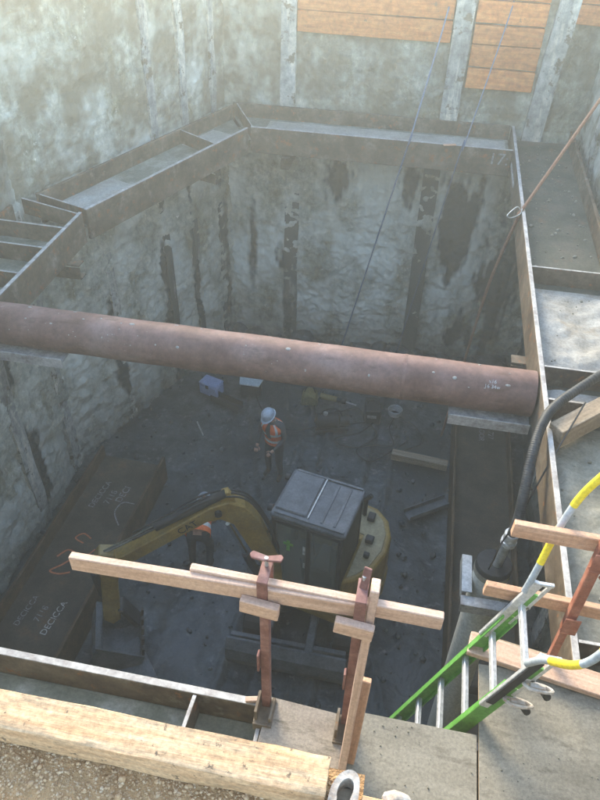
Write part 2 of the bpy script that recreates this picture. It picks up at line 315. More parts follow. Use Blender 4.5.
def wall(name, label, P, Q, z0, z1, nu, nv, wetfn, palefn, amp=1.0, seed=0, ex=0.0):
    """uneven shotcrete face from P to Q (left to right seen from inside)"""
    P, Q = V(*P, 0), V(*Q, 0); L = (Q - P).length; t = (Q - P) / L; nrm = V(t.y, -t.x, 0)      # towards the pit
    root = thing(name, (P + Q) / 2 + V(0, 0, z0), label, 'wall', 'walls of the shaft')
    b = MB(); vs = []; wet = []; pale = []; earth = []
    for j in range(nv + 1):
        z = z0 + (z1 - z0) * j / nv
        for i in range(nu + 1):
            s = -ex + (L + 2 * ex) * i / nu
            q = V(s, z, seed * 7.3)
            h = 0.055 * fbm(q * 0.7, 3) + 0.04 * fbm(V(s * 2.0, z * 3.4, seed + 3), 4)
            rid = abs(noise.noise(V(s * 3.4 + z, z * 4.4, seed + 11))); h += 0.06 * (0.5 - rid) + 0.034 * noise.noise(V(s * 9, z * 10, seed)) + 0.024 * noise.noise(V(s * 18, z * 21, seed + 5)) + 0.03 * max(0, noise.noise(V(s * 6, z * 6, seed + 9)) - 0.25)
            h *= 0.5 if z > 4.6 else (1.0 if z < 3.9 else 1.0 - 0.5 * (z - 3.9) / 0.7)
            vs.append(P + t * s + nrm * (h * amp) + V(0, 0, z))
            k = fbm(V(s * 1.3, z * 0.8, seed + 21), 5)
            wet.append(min(1, max(0, wetfn(s, z, k)))); pale.append(min(1, max(0, palefn(s, z, k))))
            k2 = fbm(V(s * 2.1, z * 1.7, seed + 40), 5) + 0.4 * noise.noise(V(s * 9, z * 9, seed)); earth.append(min(1, max(0, (0.62 + 0.9 * k2) if z > 4.5 else 0.25 * k2)))
    b.add(vs, [(j * (nu + 1) + i, j * (nu + 1) + i + 1, (j + 1) * (nu + 1) + i + 1, (j + 1) * (nu + 1) + i) for j in range(nv) for i in range(nu)])
    o = b.build('shotcrete_face', 'shotcrete', root, smooth=True)
    for nm, arr in (('wet', wet), ('pale', pale), ('earth', earth)):
        a = o.data.attributes.new(nm, 'FLOAT', 'POINT'); a.data.foreach_set('value', arr)
    return root, P, t, nrm
def blob(s, z, k, cs, cz, rs, rz, soft=2.4):
    drip = fbm(V(s * 5.5, z * 0.8, 31), 4); edge = noise.noise(V(s * 11, z * 7, 17))
    return (0.85 - math.sqrt(((s - cs) / rs) ** 2 + ((z - cz) / rz) ** 2) + 0.8 * k + 0.55 * drip + 0.22 * edge) * soft
def pile(root, P, t, nrm, s, z0, z1, w_, m, proud=0.035, tilt=0.0):
    """exposed front flange of a steel soldier pile with a bit of its web"""
    b = MB(); n = 40; vs = []
    for j in range(n + 1):
        z = z0 + (z1 - z0) * j / n; c = P + t * (s + tilt * (z - z0)) + V(0, 0, z)
        wv = 0.012 * noise.noise(V(s * 5, z * 1.3, 1)); pr = proud + 0.055 * noise.noise(V(s * 3.1, z * 1.1, 4))
        for (a, e) in ((-w_ / 2 + wv, -0.06), (w_ / 2 + wv, -0.06), (w_ / 2 + wv, pr), (-w_ / 2 + wv, pr)): vs.append(c + t * a + nrm * e)
    fs = [(j * 4 + i, j * 4 + (i + 1) % 4, j * 4 + 4 + (i + 1) % 4, j * 4 + 4 + i) for j in range(n) for i in range(4)] + [(3, 2, 1, 0), (n * 4, n * 4 + 1, n * 4 + 2, n * 4 + 3)]
    b.add(vs, fs)
    return b.build('soldier_pile', m, root)

# ---- back wall
def wet_dark_back(s, z, k):
    x = s - 3.42
    v = max(blob(x, z, k, 0.62, 2.9, 0.42, 1.15), blob(x, z, k, 1.55, 1.9, 0.5, 2.3), blob(x, z, k, -1.55, 3.45, 0.28, 0.55), blob(x, z, k, -0.15, 3.55, 0.25, 0.55),  # wet patches, plus a tall one that darkens the right corner
            blob(x, z, k, -2.3, 0.7, 0.22, 1.4), blob(x, z, k, -2.35, 3.2, 0.16, 0.6), blob(x, z, k, 1.0, 0.6, 0.5, 0.6), 0.6 * blob(x, z, k, -3.0, 2.0, 0.10, 1.2))
    up = 0.55 + k if z > 4.7 and x > -2.3 else 0
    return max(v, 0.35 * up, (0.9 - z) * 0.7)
def pale_back(s, z, k):
    x = s - 3.42
    return (max(0, 0.42 + k * 1.5) if z < 3.9 and x < 1.3 else max(0, k * 1.2) * 0.3) + (0.25 if x < -2.4 and z > 4.6 else 0)
wb, P, t, nr = wall('shaft_wall', 'far shotcrete shaft wall with orange lagging boards along its top', (-3.42, 11.66), (2.3, 11.66), -0.3, GZ + .25, 230, 250, wet_dark_back, pale_back, seed=1, ex=0.05)
pile(wb, P, t, nr, 1.14, -0.2, 4.3, 0.26, 'pile_wet', 0.02); pile(wb, P, t, nr, 1.06, 4.3, GZ, 0.24, 'pile_steel', 0.10)
pile(wb, P, t, nr, 3.56, -0.2, 4.3, 0.27, 'pile_wet', 0.075, -0.01); pile(wb, P, t, nr, 3.66, 4.3, GZ, 0.27, 'pile_steel', 0.13)
pile(wb, P, t, nr, 4.96, 4.3, GZ, 0.29, 'pile_steel', 0.13, 0.06)
k = 0
for (xa, xb, zs) in ((-2.22, 0.09, (5.68, 5.995, 6.31, 6.6)), (0.41, 1.40, (5.08, 5.38, 5.70, 5.97, 6.28, 6.6)), (1.79, 2.28, (6.03, 6.30, 6.6))):
    for a, c in zip(zs[:-1], zs[1:]):
        k += 1; c = min(c, GZ + 0.03)
        board('lagging_board', (xa, 11.60 + 0.012 * (k % 3), (a + c) / 2 + 0.01 * (k % 2)), (xb, 11.60 + 0.01 * (k % 2), (a + c) / 2), 0.09, c - a - 0.022, 'lagging', wb, seed=k, rough=0.008, bevel=0.006)
# ---- diagonal wall
def wet_diag(s, z, k):
    v = max(blob(s, z, k * 0.5, 3.3, 1.6, 0.11, 2.6, 9), blob(s, z, k, 2.55, 1.2, 0.12, 2.3, 4) * 0.7, blob(s, z, k, 4.25, 1.2, 0.13, 2.2, 4) * 0.8, blob(s, z, k, 1.2, 1.5, 0.15, 1.8, 3) * 0.6)
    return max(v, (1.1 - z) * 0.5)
def pale_diag(s, z, k): return max(0, k * 1.5 + (0.35 if z < 4.4 else 0.05)) * 0.7
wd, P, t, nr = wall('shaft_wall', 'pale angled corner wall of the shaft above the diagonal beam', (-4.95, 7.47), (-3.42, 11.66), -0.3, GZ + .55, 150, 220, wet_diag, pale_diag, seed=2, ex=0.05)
for s, wd_ in ((2.62, 0.16), (3.34, 0.15), (4.1, 0.13)):
    pile(wd, P, t, nr, s, 4.3, GZ + .6, wd_, 'pile_steel', 0.03); pile(wd, P, t, nr, s + 0.02, -0.2, 4.3, wd_, 'pile_wet', 0.02)
pile(wd, P, t, nr, 1.3, -0.2, 4.3, 0.16, 'pile_steel', 0.015)
board('lagging_board', P + t * 2.80 + nr * 0.03 + V(0, 0, 6.42), P + t * 3.2 + nr * 0.03 + V(0, 0, 6.42), 0.07, 0.22, 'lagging', wd, seed=5)
# ---- left wall
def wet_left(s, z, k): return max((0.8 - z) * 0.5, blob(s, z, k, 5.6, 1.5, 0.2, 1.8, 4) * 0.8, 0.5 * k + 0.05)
def pale_left(s, z, k): return max(0, k * 1.5 + 0.2) * 0.7
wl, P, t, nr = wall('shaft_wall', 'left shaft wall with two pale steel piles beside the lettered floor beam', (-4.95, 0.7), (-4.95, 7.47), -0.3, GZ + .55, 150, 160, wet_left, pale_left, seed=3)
for s, w2, m_ in ((5.42, 0.24, 'pile_steel'), (6.58, 0.22, 'pile_steel'), (3.0, 0.24, 'pile_steel')): pile(wl, P, t, nr, s, -0.2, 4.4, w2, m_, 0.05)
# ---- right wall
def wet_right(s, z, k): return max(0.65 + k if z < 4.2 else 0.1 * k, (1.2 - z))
def pale_right(s, z, k): return (0.5 + k) if z > 4.5 else 0
wr, P, t, nr = wall('shaft_wall', 'right shaft wall behind the brown ledge beam, whitish above', (2.3, 11.66), (2.3, 0.45), -0.3, GZ, 190, 120, wet_right, pale_right, seed=4)
for s in (1.35, 3.7, 6.1): pile(wr, P, t, nr, s, -0.2, GZ, 0.26, 'pile_steel', 0.06)
wf, P, t, nr = wall('shaft_wall', 'near shaft wall under the gravel edge', (2.3, 0.5), (0.06, 0.5), -0.3, GZ - 0.02, 50, 90, lambda s, z, k: k, lambda s, z, k: 0, seed=5, amp=0.4)
b = MB(); b.add([(0.06, 0.5, -0.3), (0.06, 0.74, -0.3), (0.06, 0.74, GZ - 0.02), (0.06, 0.5, GZ - 0.02)], [(0, 1, 2, 3)]); b.add([(0.06, 0.74, -0.3), (-4.95, 0.74, -0.3), (-4.95, 0.74, GZ - 0.02), (0.06, 0.74, GZ - 0.02)], [(0, 1, 2, 3)])
b.build('shotcrete_return', 'shotcrete', wf)

# ================================================================== WALERS (wide flange beams, web horizontal)
ZT, ZB, ZW = 4.6, 4.21, 4.39                 # flange top, flange bottom, web top
def waler(name, label, p, q, out, width, stiff, webmat='web_mud', mi='waler_steel', tf=0.045, ends=None):
    """p->q runs along the inner flange's pit face; out = unit vector away from the pit; stiff = [(distance along, skew)]"""
    p, q, out = V(*p, 0), V(*q, 0), V(*out, 0); L = (q - p).length; t = (q - p) / L
    root = thing(name, (p + q) / 2 + V(0, 0, ZB), label, 'steel beam', 'bracing beams around the shaft')
    e0, e1 = ends or (0.0, 0.0)              # how far the outer flange runs past either end
    def plate(nm, o0, o1, z0, z1, s0, s1, s2, s3, m_, bev=0.006):
        b_ = MB(); vs = [p + t * s0 + out * o0, p + t * s1 + out * o0, p + t * s3 + out * o1, p + t * s2 + out * o1]
        M = frame((p + q) / 2 + V(0, 0, (z0 + z1) / 2), t, (0, 0, 1)); Mi = M.inverted()
        vv = [Mi @ (v_ + V(0, 0, z)) for z in (z0, z1) for v_ in vs]
        fs = [(3, 2, 1, 0), (4, 5, 6, 7), (0, 1, 5, 4), (1, 2, 6, 5), (2, 3, 7, 6), (3, 0, 4, 7)]
        b_.add(vv, fs); return b_.build(nm, m_, root, M, bev)
    fl = plate('inner_flange', 0, tf, ZB, ZT - 0.006, 0, L, 0, L, mi)
    ce = plate('flange_edge', 0.002, tf - 0.002, ZT - 0.006, ZT, 0.002, L - 0.002, 0.002, L - 0.002, 'edge_steel', 0.002)
    ce.parent = fl; ce.matrix_parent_inverse = WM[fl].inverted()
    k0 = e0 / width; k1 = e1 / width
    plate('web', tf, width - tf, ZW - 0.035, ZW, -k0 * tf, L + k1 * tf, -e0 + k0 * tf, L + e1 - k1 * tf, webmat)
    plate('outer_flange', width - tf, width, ZB, ZT, -e0, L + e1, -e0, L + e1, mi)
    for (s, sk) in stiff:
        st = plate('stiffener', tf, width - tf, ZW, ZT - 0.012, s - 0.012, s + 0.012, s + sk - 0.012, s + sk + 0.012, mi, 0.002)
        sg = plate('stiffener_edge', tf + 0.004, width - tf - 0.004, ZT - 0.012, ZT - 0.007, s - 0.010, s + 0.010, s + sk - 0.010, s + sk + 0.010, 'edge_steel', 0)
        sg.parent = st; sg.matrix_parent_inverse = WM[st].inverted()
    return root
wal_back = waler('waler_beam', 'far brown steel bracing beam with chalk mark seventeen', (-2.70, 10.45), (1.20, 10.45), (0, 1), 1.08, [(0.02, -0.5)], ends=(0.56, 0.0))
dt = V(1.23, 3.25, 0).normalized(); do = (-dt.y, dt.x)
wal_diag = waler('waler_beam', 'diagonal corner bracing beam in front of the pale angled wall', (-3.90, 7.21), (-2.72, 10.41), do, 0.84, [(0.03, -0.02), (2.62, 0.15)], ends=(0.02, 0.72))
wal_left = waler('waler_beam', 'left bracing beam with close rows of cross plates', (-3.92, 1.86), (-3.92, 7.14), (-1, 0), 0.93, [(5.25, 0.24), (4.87, 0.03), (4.39, 0.02), (3.83, 0.02), (3.35, 0.02), (2.4, 0)])
wal_right = waler('waler_beam', 'right bracing beam with pale concrete crusted between its plates', (1.22, 11.52), (1.22, 0.62), (1, 0), 0.93, [(4.46, 0), (6.27, 0), (6.73, 0), (9.0, 0)], webmat='web_green')
wal_front = waler('waler_beam', 'near bracing beam under the plywood deck and the wooden guardrail', (1.20, 1.80), (-4.85, 1.80), (0, -1), 0.93, [(1.00, 0), (1.66, 0), (2.04, 0.03), (3.6, 0)])
# joint plates and hanging brackets
MB().bar((1.205, 10.40, 4.42), (1.205, 9.6, 4.42), 0.012, 0.05).build('weld_bar', 'edge_steel', wal_right)
def bracket(c, t, out, root):
    t, out, c = V(*t, 0), V(*out, 0), V(*c); c = c + out * 0.07
    b_ = MB(); b_.bar(c, c + out * 0.9, 0.13, 0.014); b_.bar(c - t * 0.06 + V(0, 0, -0.1), c - t * 0.06 + out * 0.9 + V(0, 0, -0.1), 0.014, 0.14); b_.bar(c + V(0, 0, -0.17), c + out * 0.9 + V(0, 0, -0.17), 0.13, 0.014)
    return b_.build('support_bracket', 'waler_steel', root)
bracket((-3.72, 6.66, 4.19), (0, 1), (-1, 0), wal_left)
bracket((-2.94, 9.62, 4.19), (dt.x, dt.y), do, wal_diag)
bracket((-2.15, 10.32, 4.19), (1, 0), (0, 1), wal_back)
bracket((1.02, 5.86, 4.19), (0, 1), (1, 0), wal_right)
# chalk "17" on the far beam, wood chip, stain
text('chalk_mark', "17:", 0.24, frame((1.02, 10.444, 4.45), (1, 0, 0), (0, -1, 0)), 'paint_pale', wal_back, 0.001)
tag(board('wood_scrap', (0.2, 10.40, 4.607), (0.38, 10.46, 4.607), 0.05, 0.012, 'lumber_orange', seed=3), 'small orange wood scrap lying on the edge of the far beam', 'wood scrap')

def deposit(name, label, x0, x1, y0, y1, z, h, m, seed, n=26, shape=None):
    b_ = MB(); vs = []; ny = max(6, int(n * (y1 - y0) / (x1 - x0)))
    for j in range(ny + 1):
        for i in range(n + 1):
            u, v_ = i / n, j / ny; x = x0 + (x1 - x0) * u; y = y0 + (y1 - y0) * v_
            e = min(u, 1 - u, v_, 1 - v_) * 9; hh = h * (0.55 + 0.9 * fbm(V(x * 2.5, y * 2.5, seed))) + 0.012 * fbm(V(x * 11, y * 11, seed))
            vs.append((x, y, z + 0.002 + max(0, hh) * min(1, e)) if shape is None else shape(x, y, z + 0.002 + max(0, hh) * min(1, e)))
    b_.add(vs, [(j * (n + 1) + i, j * (n + 1) + i + 1, (j + 1) * (n + 1) + i + 1, (j + 1) * (n + 1) + i) for j in range(ny) for i in range(n)])
    return tag(b_.build(name, m, smooth=True), label, 'concrete crust', kind='stuff')
deposit('concrete_crust', 'whitish crust of concrete on the right beam', 1.275, 2.095, 5.42, 6.94, ZW, 0.05, 'concrete_white', 1)
deposit('concrete_crust', 'small whitish crust of concrete beside the black hose', 1.275, 2.095, 4.86, 5.17, ZW, 0.04, 'concrete_white', 2)
deposit('concrete_crust', 'beige crust of concrete under the wooden prop', 1.275, 2.095, 2.60, 4.70, ZW, 0.05, 'concrete_grey', 3, 34)
deposit('mud_deposit', 'grey silt lying in the near beam', -3.4, -0.86, 0.93, 1.74, ZW, 0.02, 'web_mud', 4, 50)
def dshape(x, y, z): q = V(-3.90, 7.21, 0) + dt * y + V(do[0], do[1], 0) * x; return (q.x, q.y, z)
deposit('mud_deposit', 'pale silt lying in the diagonal beam', 0.06, 0.78, 2.72, 3.5, ZW, 0.03, 'concrete_white', 5, 18, dshape)
deposit('mud_deposit', 'pale silt at the lower end of the diagonal beam', 0.06, 0.78, 0.1, 1.2, ZW, 0.03, 'concrete_white', 6, 18, dshape)
deposit('mud_deposit', 'strip of pale silt along the far beam', -2.6, 1.15, 10.95, 11.4, ZW, 0.02, 'concrete_white', 8, 80)

# ================================================================== PIPE STRUT
SY, SZ, SR = 5.07, 4.40, 0.205
st = thing('pipe_strut', (-1.3, SY, SZ - SR), 'thick purple brown steel pipe bracing the shaft from side to side', 'pipe')
b = MB(); n = 40; pts = [(-3.90 + 5.10 * i / n, SY + 0.004 * math.sin(i), SZ) for i in range(n + 1)]; b.tube(pts, SR, 36)
b.build('pipe', 'pipe_steel', st, smooth=40)
b = MB(); b.tube([(0.05, SY, SZ), (0.075, SY, SZ)], SR + 0.004, 36); b.build('weld_ring', 'pipe_steel', st, smooth=40)
for (xa, xb) in ((-3.90, -3.18), (0.50, 1.21)):
    b = MB(); b.box((xa, SY - 0.20, SZ - SR - 0.03), (xb, SY + 0.2, SZ - SR - 0.008)); b.box((xa, SY - 0.215, SZ - SR - 0.09), (xb, SY - 0.20, SZ - SR + 0.02))
    b.build('seat_angle', 'edge_steel', st, bevel=0.003)
pa = R_(38)
def onpipe(x, ang, lift=0.0015): return frame((x, SY - math.cos(ang) * (SR + lift), SZ + math.sin(ang) * (SR + lift)), (1, 0, 0), (0, -math.cos(ang), math.sin(ang)))
text('chalk_mark', "x16\n16 34w", 0.045, onpipe(0.82, R_(48)), 'paint_white', st, 0.0006)
# blob of splashed concrete on pipe
b = MB()
for i in range(44):
    x = random.choice((-3.4, -2.75, -2.6, -1.2, .55, .8)) + random.gauss(0, .22) if i % 3 else random.uniform(-3.8, 1.1); x = max(-3.8, min(1.1, x)); a = R_(random.uniform(20, 110)); s_ = 0.004 + 0.013 * random.random() ** 2.5
    c = V(x, SY - math.cos(a) * SR, SZ + math.sin(a) * SR); b.ball(c, s_ * random.uniform(1, 2.2), s_ * random.uniform(.7, 1.4), .003, 7, 4, onpipe(x, a).to_3x3())
sp = b.build('concrete_splashes', 'concrete_white', st, smooth=True); sp['kind'] = 'stuff'

# ================================================================== BEAMS LYING ON THE PIT FLOOR
def floor_beam(label, x0, x1, y0, y1, h, rot=0):
    root = thing('floor_beam', ((x0 + x1) / 2, (y0 + y1) / 2, 0), label, 'steel beam', 'beams lying on the pit floor')
    M0 = Matrix.Translation(((x0 + x1) / 2, (y0 + y1) / 2, 0)) @ Matrix.Rotation(rot, 4, 'Z'); hw = (x1 - x0) / 2; hl = (y1 - y0) / 2
    for s in (-1, 1): MB().box((min(s * hw, s * (hw - 0.04)), -hl, -0.05), (max(s * hw, s * (hw - 0.04)), hl, h)).build('flange', 'beam_rust', root, M0, 0.006)
    MB().box((-hw + 0.04, -hl, h * 0.45), (hw - 0.04, hl, h * 0.45 + 0.03)).build('web', 'dark_steel', root, M0)
    return root, M0, h * 0.45 + 0.0315
fl, ML, zl = floor_beam('dark steel beam along the left wall with stencilled letters and orange spray marks', -4.55, -3.48, 3.2, 7.35, 0.46, R_(-2))
def stencil(root, M0, zl, x, y, ang, s, size, m): text('stencil_lettering', s, size, M0 @ Matrix.Translation((x, y, zl)) @ Matrix.Rotation(ang, 4, 'Z'), m, root, 0.0008)
# left lettering reads along the beam
stencil(fl, ML, zl, 0.13, -0.84, R_(84), 'DECICCA', 0.12, 'paint_white'); stencil(fl, ML, zl, -0.06, -0.82, R_(84), '7118', 0.12, 'paint_pale'); stencil(fl, ML, zl, -0.27, -0.82, R_(84), 'DECICCA', 0.11, 'paint_pale')
stencil(fl, ML, zl, 0.12, 1.36, R_(84), 'DECI', 0.15, 'paint_pale'); stencil(fl, ML, zl, -0.04, 1.26, R_(84), '7118', 0.14, 'paint_pale'); stencil(fl, ML, zl, -0.22, 1.28, R_(84), 'DECICCA', 0.13, 'paint_pale')
def stroke(root, M0, name, pts, rad, m, z):
    b_ = MB(); b_.tube([M0 @ V(x, y, z) for x, y in smooth_path2(pts)], rad, 6); o = b_.build(name, m, root); o.data.transform(Matrix.Identity(4)); return o
def smooth_path2(pts): return [(p.x, p.y) for p in smooth_path([V(a, c, 0) for a, c in pts], 6)]
stroke(fl, ML, 'spray_mark', [(-0.30, 0.06), (-0.20, 0.20), (-0.06, 0.14), (-0.16, -0.04), (-0.28, -0.18), (-0.14, -0.2), (0.0, -0.14)], 0.022, 'paint_orange', zl - 0.016)
stroke(fl, ML, 'spray_mark', [(-0.05, 0.36), (-0.2, 0.42), (-0.12, 0.52), (0.02, 0.46)], 0.018, 'paint_orange', zl - 0.013)
stroke(fl, ML, 'spray_mark', [(0.1, 0.12), (0.2, 0.2), (0.24, 0.08), (0.14, 0.03), (0.09, 0.12)], 0.018, 'paint_orange', zl - 0.013)
stroke(fl, ML, 'spray_mark', [(0.02, 0.0), (0.16, 0.3)], 0.016, 'paint_orange', zl - 0.012)
stroke(fl, ML, 'chalk_mark', [(0.36, 1.22), (0.18, 1.2), (0.14, 1.0), (0.30, 0.78)], 0.016, 'paint_pale', zl - 0.012)
fr, MR, zr = floor_beam('dark steel beam on the pit floor along the right wall', 1.08, 2.0, 3.6, 10.0, 0.40, 0)
stencil(fr, MR, zr, 0.02, 2.45, R_(-92), 'FLOOR', 0.13, 'paint_pale'); stencil(fr, MR, zr, 0.17, 2.42, R_(-92), '727', 0.13, 'paint_pale')
MB().box((-0.46, -2.3, 0.21), (0.46, -2.28, 0.38)).build('stiffener', 'dark_steel', fr, MR)

# ================================================================== EXCAVATOR
ex = thing('mini_excavator', (-0.62, 5.55, 0), 'mini excavator with yellow boom and dark grey cab roof in the mud', 'excavator')
HM = Matrix.Translation((-0.65, 5.3, 0)) @ Matrix.Rotation(R_(-11), 4, 'Z')      # local x to the rear, y to the far side
# tracks, undercarriage and blade
for sx in (-1, 1):
    x = -0.75 + sx * 0.58; prof = []
    for i in range(9): a = R_(90 + 180 * i / 8); prof.append((4.95 + 0.24 * math.cos(a), 0.26 + 0.24 * math.sin(a)))
    for i in range(9): a = R_(-90 + 180 * i / 8); prof.append((6.45 + 0.24 * math.cos(a), 0.26 + 0.24 * math.sin(a)))
    tr = MB().prism(prof, (x - 0.15, 0, 0), (0, 1, 0), (0, 0, 1), (0.30, 0, 0)).build('track', 'rubber', ex, bevel=0.01)
    g = MB()
    for i in range(22):
        y = 4.95 + 1.5 * i / 21
        for z in (0.515, 0.005): g.box((x - 0.155, y - 0.018, z - 0.012), (x + 0.155, y + 0.018, z + 0.012))
    g.build('track_grousers', 'rubber', tr)['kind'] = 'stuff'
MB().box((-1.2, 5.2, 0.25), (-0.3, 6.1, 0.6)).build('undercarriage', 'cab_dark', ex, bevel=0.03)
bl = MB(); prof = [(0.0, 0.02), (0.05, 0.02), (0.02, 0.18), (0.03, 0.34), (0.10, 0.47), (0.06, 0.49), (-0.03, 0.36), (-0.045, 0.18)]
bl.prism(prof, (-1.62, 4.42, 0), (0, 1, 0), (0, 0, 1), (1.5, -0.02, 0)); bl.box((-1.62, 4.50, 0.19), (-0.12, 4.62, 0.24)); bl.box((-1.60, 4.60, 0.05), (-0.14, 4.66, 0.36))
bd = bl.build('dozer_blade', 'roof_grey', ex, bevel=0.008)
bl = MB()
for x in (-1.15, -0.6): MB().bar((x, 4.55, 0.3), (x, 5.3, 0.4), 0.1, 0.12).build('blade_arm', 'roof_grey', ex, bevel=0.01)
# house and counterweight
hp = [(-0.62, -0.36), (0.42, -0.40), (0.58, -0.28), (0.74, -0.06), (0.82, 0.25), (0.80, 0.52), (0.70, 0.76), (0.50, 0.92), (0.2, 0.96), (-0.55, 0.94), (-0.7, 0.6)]
h = MB(); h.prism(hp, HM @ V(0, 0, 0.62), HM.to_3x3() @ V(1, 0, 0), HM.to_3x3() @ V(0, 1, 0), (0, 0, 0.22)); h.build('house_base', 'cat_yellow', ex, bevel=0.03, seg=2)
hp2 = [(0.42, -0.37), (0.56, -0.27), (0.72, -0.05), (0.80, 0.25), (0.78, 0.52), (0.68, 0.75), (0.49, 0.90), (0.2, 0.93), (0.2, 0.40), (0.42, 0.36)]
h = MB(); h.prism(hp2, HM @ V(0, 0, 0.84), HM.to_3x3() @ V(1, 0, 0), HM.to_3x3() @ V(0, 1, 0), (0, 0, 0.62)); cw = h.build('engine_hood', 'cat_yellow', ex, bevel=0.05, seg=3)
hp3 = [(0.46, -0.28), (0.55, -0.2), (0.66, -0.03), (0.73, 0.25), (0.71, 0.5), (0.62, 0.7), (0.46, 0.83), (0.25, 0.85), (0.25, 0.44), (0.46, 0.4)]
h = MB(); h.prism(hp3, HM @ V(0, 0, 1.455), HM.to_3x3() @ V(1, 0, 0), HM.to_3x3() @ V(0, 1, 0), (0, 0, 0.018)); h.build('hood_top', 'deck_cream', cw, bevel=0.006)
for (a, c, e, g_) in ((0.50, 0.28, 0.10, 0.10), (0.55, 0.06, 0.07, 0.06), (0.42, 0.62, 0.09, 0.12)):
    MB().box((a, c, 1.474), (a + e, c + g_, 1.54), M=HM).build('vent_box', 'cab_dark', cw, bevel=0.01)
MB().tube([HM @ V(0.36, 0.72, 1.46), HM @ V(0.36, 0.72, 1.75), HM @ V(0.42, 0.74, 1.82)], 0.032, 10).build('exhaust_pipe', 'cab_dark', cw, smooth=40)
h = MB(); h.box((-0.55, 0.42, 0.84), (0.19, 0.92, 1.32), M=HM); h.build('side_hood', 'cat_yellow', ex, bevel=0.05, seg=2)
# cab
cab = MB()
for (x, y) in ((-0.42, -0.34), (0.0, -0.35), (0.38, -0.35), (-0.42, 0.34), (0.38, 0.34)): cab.box((x - 0.03, y - 0.03, 0.8), (x + 0.03, y + 0.03, 2.2), M=HM)
cab.box((-0.46, -0.38, 0.82), (0.42, 0.38, 1.05), M=HM); cab.box((-0.45, -0.375, 2.16), (0.41, 0.375, 2.22), M=HM); cab.box((0.36, -0.36, 1.0), (0.40, 0.36, 2.18), M=HM)
cb = cab.build('cab', 'cab_dark', ex, bevel=0.012)
MB().box((-0.47, -0.38, 2.222), (0.43, 0.38, 2.30), M=HM).build('cab_roof', 'roof_grey', ex, bevel=0.035, seg=3)
MB().box((-0.44, -0.29, 2.301), (-0.06, 0.33, 2.325), M=HM).build('roof_hatch', 'roof_grey', ex, bevel=0.012)
MB().bar(HM @ V(-0.04, -0.30, 2.31), HM @ V(-0.04, 0.34, 2.31), 0.012, 0.02).build('hatch_rail', 'galv', ex)
MB().box((-0.40, -0.362, 1.08), (-0.02, -0.352, 2.14), M=HM).build('window', 'glass_dark', cb)
MB().box((0.02, -0.362, 1.08), (0.36, -0.352, 2.14), M=HM).build('window', 'glass_dark', cb)
MB().box((-0.445, -0.31, 1.08), (-0.435, 0.31, 2.14), M=HM).build('windscreen', 'glass_dark', cb)
stk = MB(); stk.box((-0.30, -0.368, 1.82), (-0.18, -0.364, 1.86), M=HM); stk.box((-0.26, -0.368, 1.72), (-0.22, -0.364, 1.90), M=HM); stk.build('window_mark', 'ladder_green', cb)  # small green cross on the side window, pale patch beside it
MB().box((-0.06, -0.368, 1.74), (-0.03, -0.364, 1.88), M=HM).build('window_mark', 'paint_white', cb)
# boom in its own vertical plane
B0 = V(-1.10, 5.06, 0); bd_ = V(-0.927, -0.375, 0).normalized(); bn = V(bd_.y, -bd_.x, 0)       # bn: towards the camera side
if bn.y > 0: bn = -bn
def plane_part(name, poly, thick, m, parent=ex, bevel=0.012, off=0.0):
    return MB().prism(poly, B0 - bn * (thick / 2) + bn * off, bd_, (0, 0, 1), bn * thick).build(name, m, parent, bevel=bevel)
plane_part('swing_bracket', [(-0.3, 0.5), (0.12, 0.5), (0.16, 0.95), (0.0, 1.0), (-0.3, 0.85)], 0.30, 'cab_dark')
bo = plane_part('boom', [(-0.09, 0.72), (-0.02, 1.5), (0.20, 2.25), (0.36, 2.52), (0.54, 2.63), (0.74, 2.58), (1.86, 1.92), (1.95, 1.83), (1.93, 1.76), (1.84, 1.74), (0.78, 2.36), (0.64, 2.37), (0.50, 2.26), (0.22, 1.5), (0.09, 0.72)], 0.17, 'cat_yellow')
cx = frame(B0 + bn * 0.088 + bd_ * 1.0 + V(0, 0, 2.325), -bd_ * 1.10 + V(0, 0, 0.66), bn)
text('boom_lettering', 'CAT', 0.125, cx, 'ink', bo, 0.001)
for q in ((0.02, 0.85), (1.89, 1.81), (0.66, 2.50)):
    c = B0 + bd_ * q[0] + V(0, 0, q[1]); MB().tube([c - bn * 0.125, c + bn * 0.125], 0.04, 12).build('pivot_pin', 'cab_dark', bo, smooth=40)
def cyl2(name, a, c, split, r1, r2, off=0.0):
    a = B0 + bd_ * a[0] + V(0, 0, a[1]) + bn * off; c = B0 + bd_ * c[0] + V(0, 0, c[1]) + bn * off; m_ = a.lerp(c, split)
    o = MB().tube([a, m_], r1, 12).build(name, 'cab_dark', ex, smooth=40); MB().tube([m_, c], r2, 10).build('piston_rod', 'chrome', o, smooth=40)
    return o
cyl2('stick_cylinder', (0.56, 2.72), (1.98, 2.00), 0.55, 0.048, 0.026, 0.02)
cyl2('boom_cylinder', (0.10, 0.75), (0.56, 2.2), 0.6, 0.05, 0.03)
plane_part('cylinder_mount', [(0.44, 2.54), (0.64, 2.58), (0.60, 2.73), (0.53, 2.75)], 0.09, 'cat_yellow', bevel=0.006)
sk_ = plane_part('stick', [(1.82, 2.02), (1.98, 2.06), (2.06, 1.94), (2.02, 1.7), (2.12, 0.84), (2.02, 0.72), (1.92, 0.8), (1.86, 1.5), (1.80, 1.7)], 0.16, 'cat_yellow')
plane_part('bucket_linkage', [(1.86, 1.0), (1.93, 1.02), (1.78, 0.62), (1.71, 0.64)], 0.22, 'cab_dark', sk_)
cyl2('bucket_cylinder', (2.10, 1.65), (2.06, 1.0), 0.6, 0.04, 0.022)
b = MB(); prof = [(2.24, 0.66)] + [(2.02 + 0.30 * math.cos(R_(a)), 0.34 + 0.32 * math.sin(R_(a))) for a in range(60, -200, -26)]
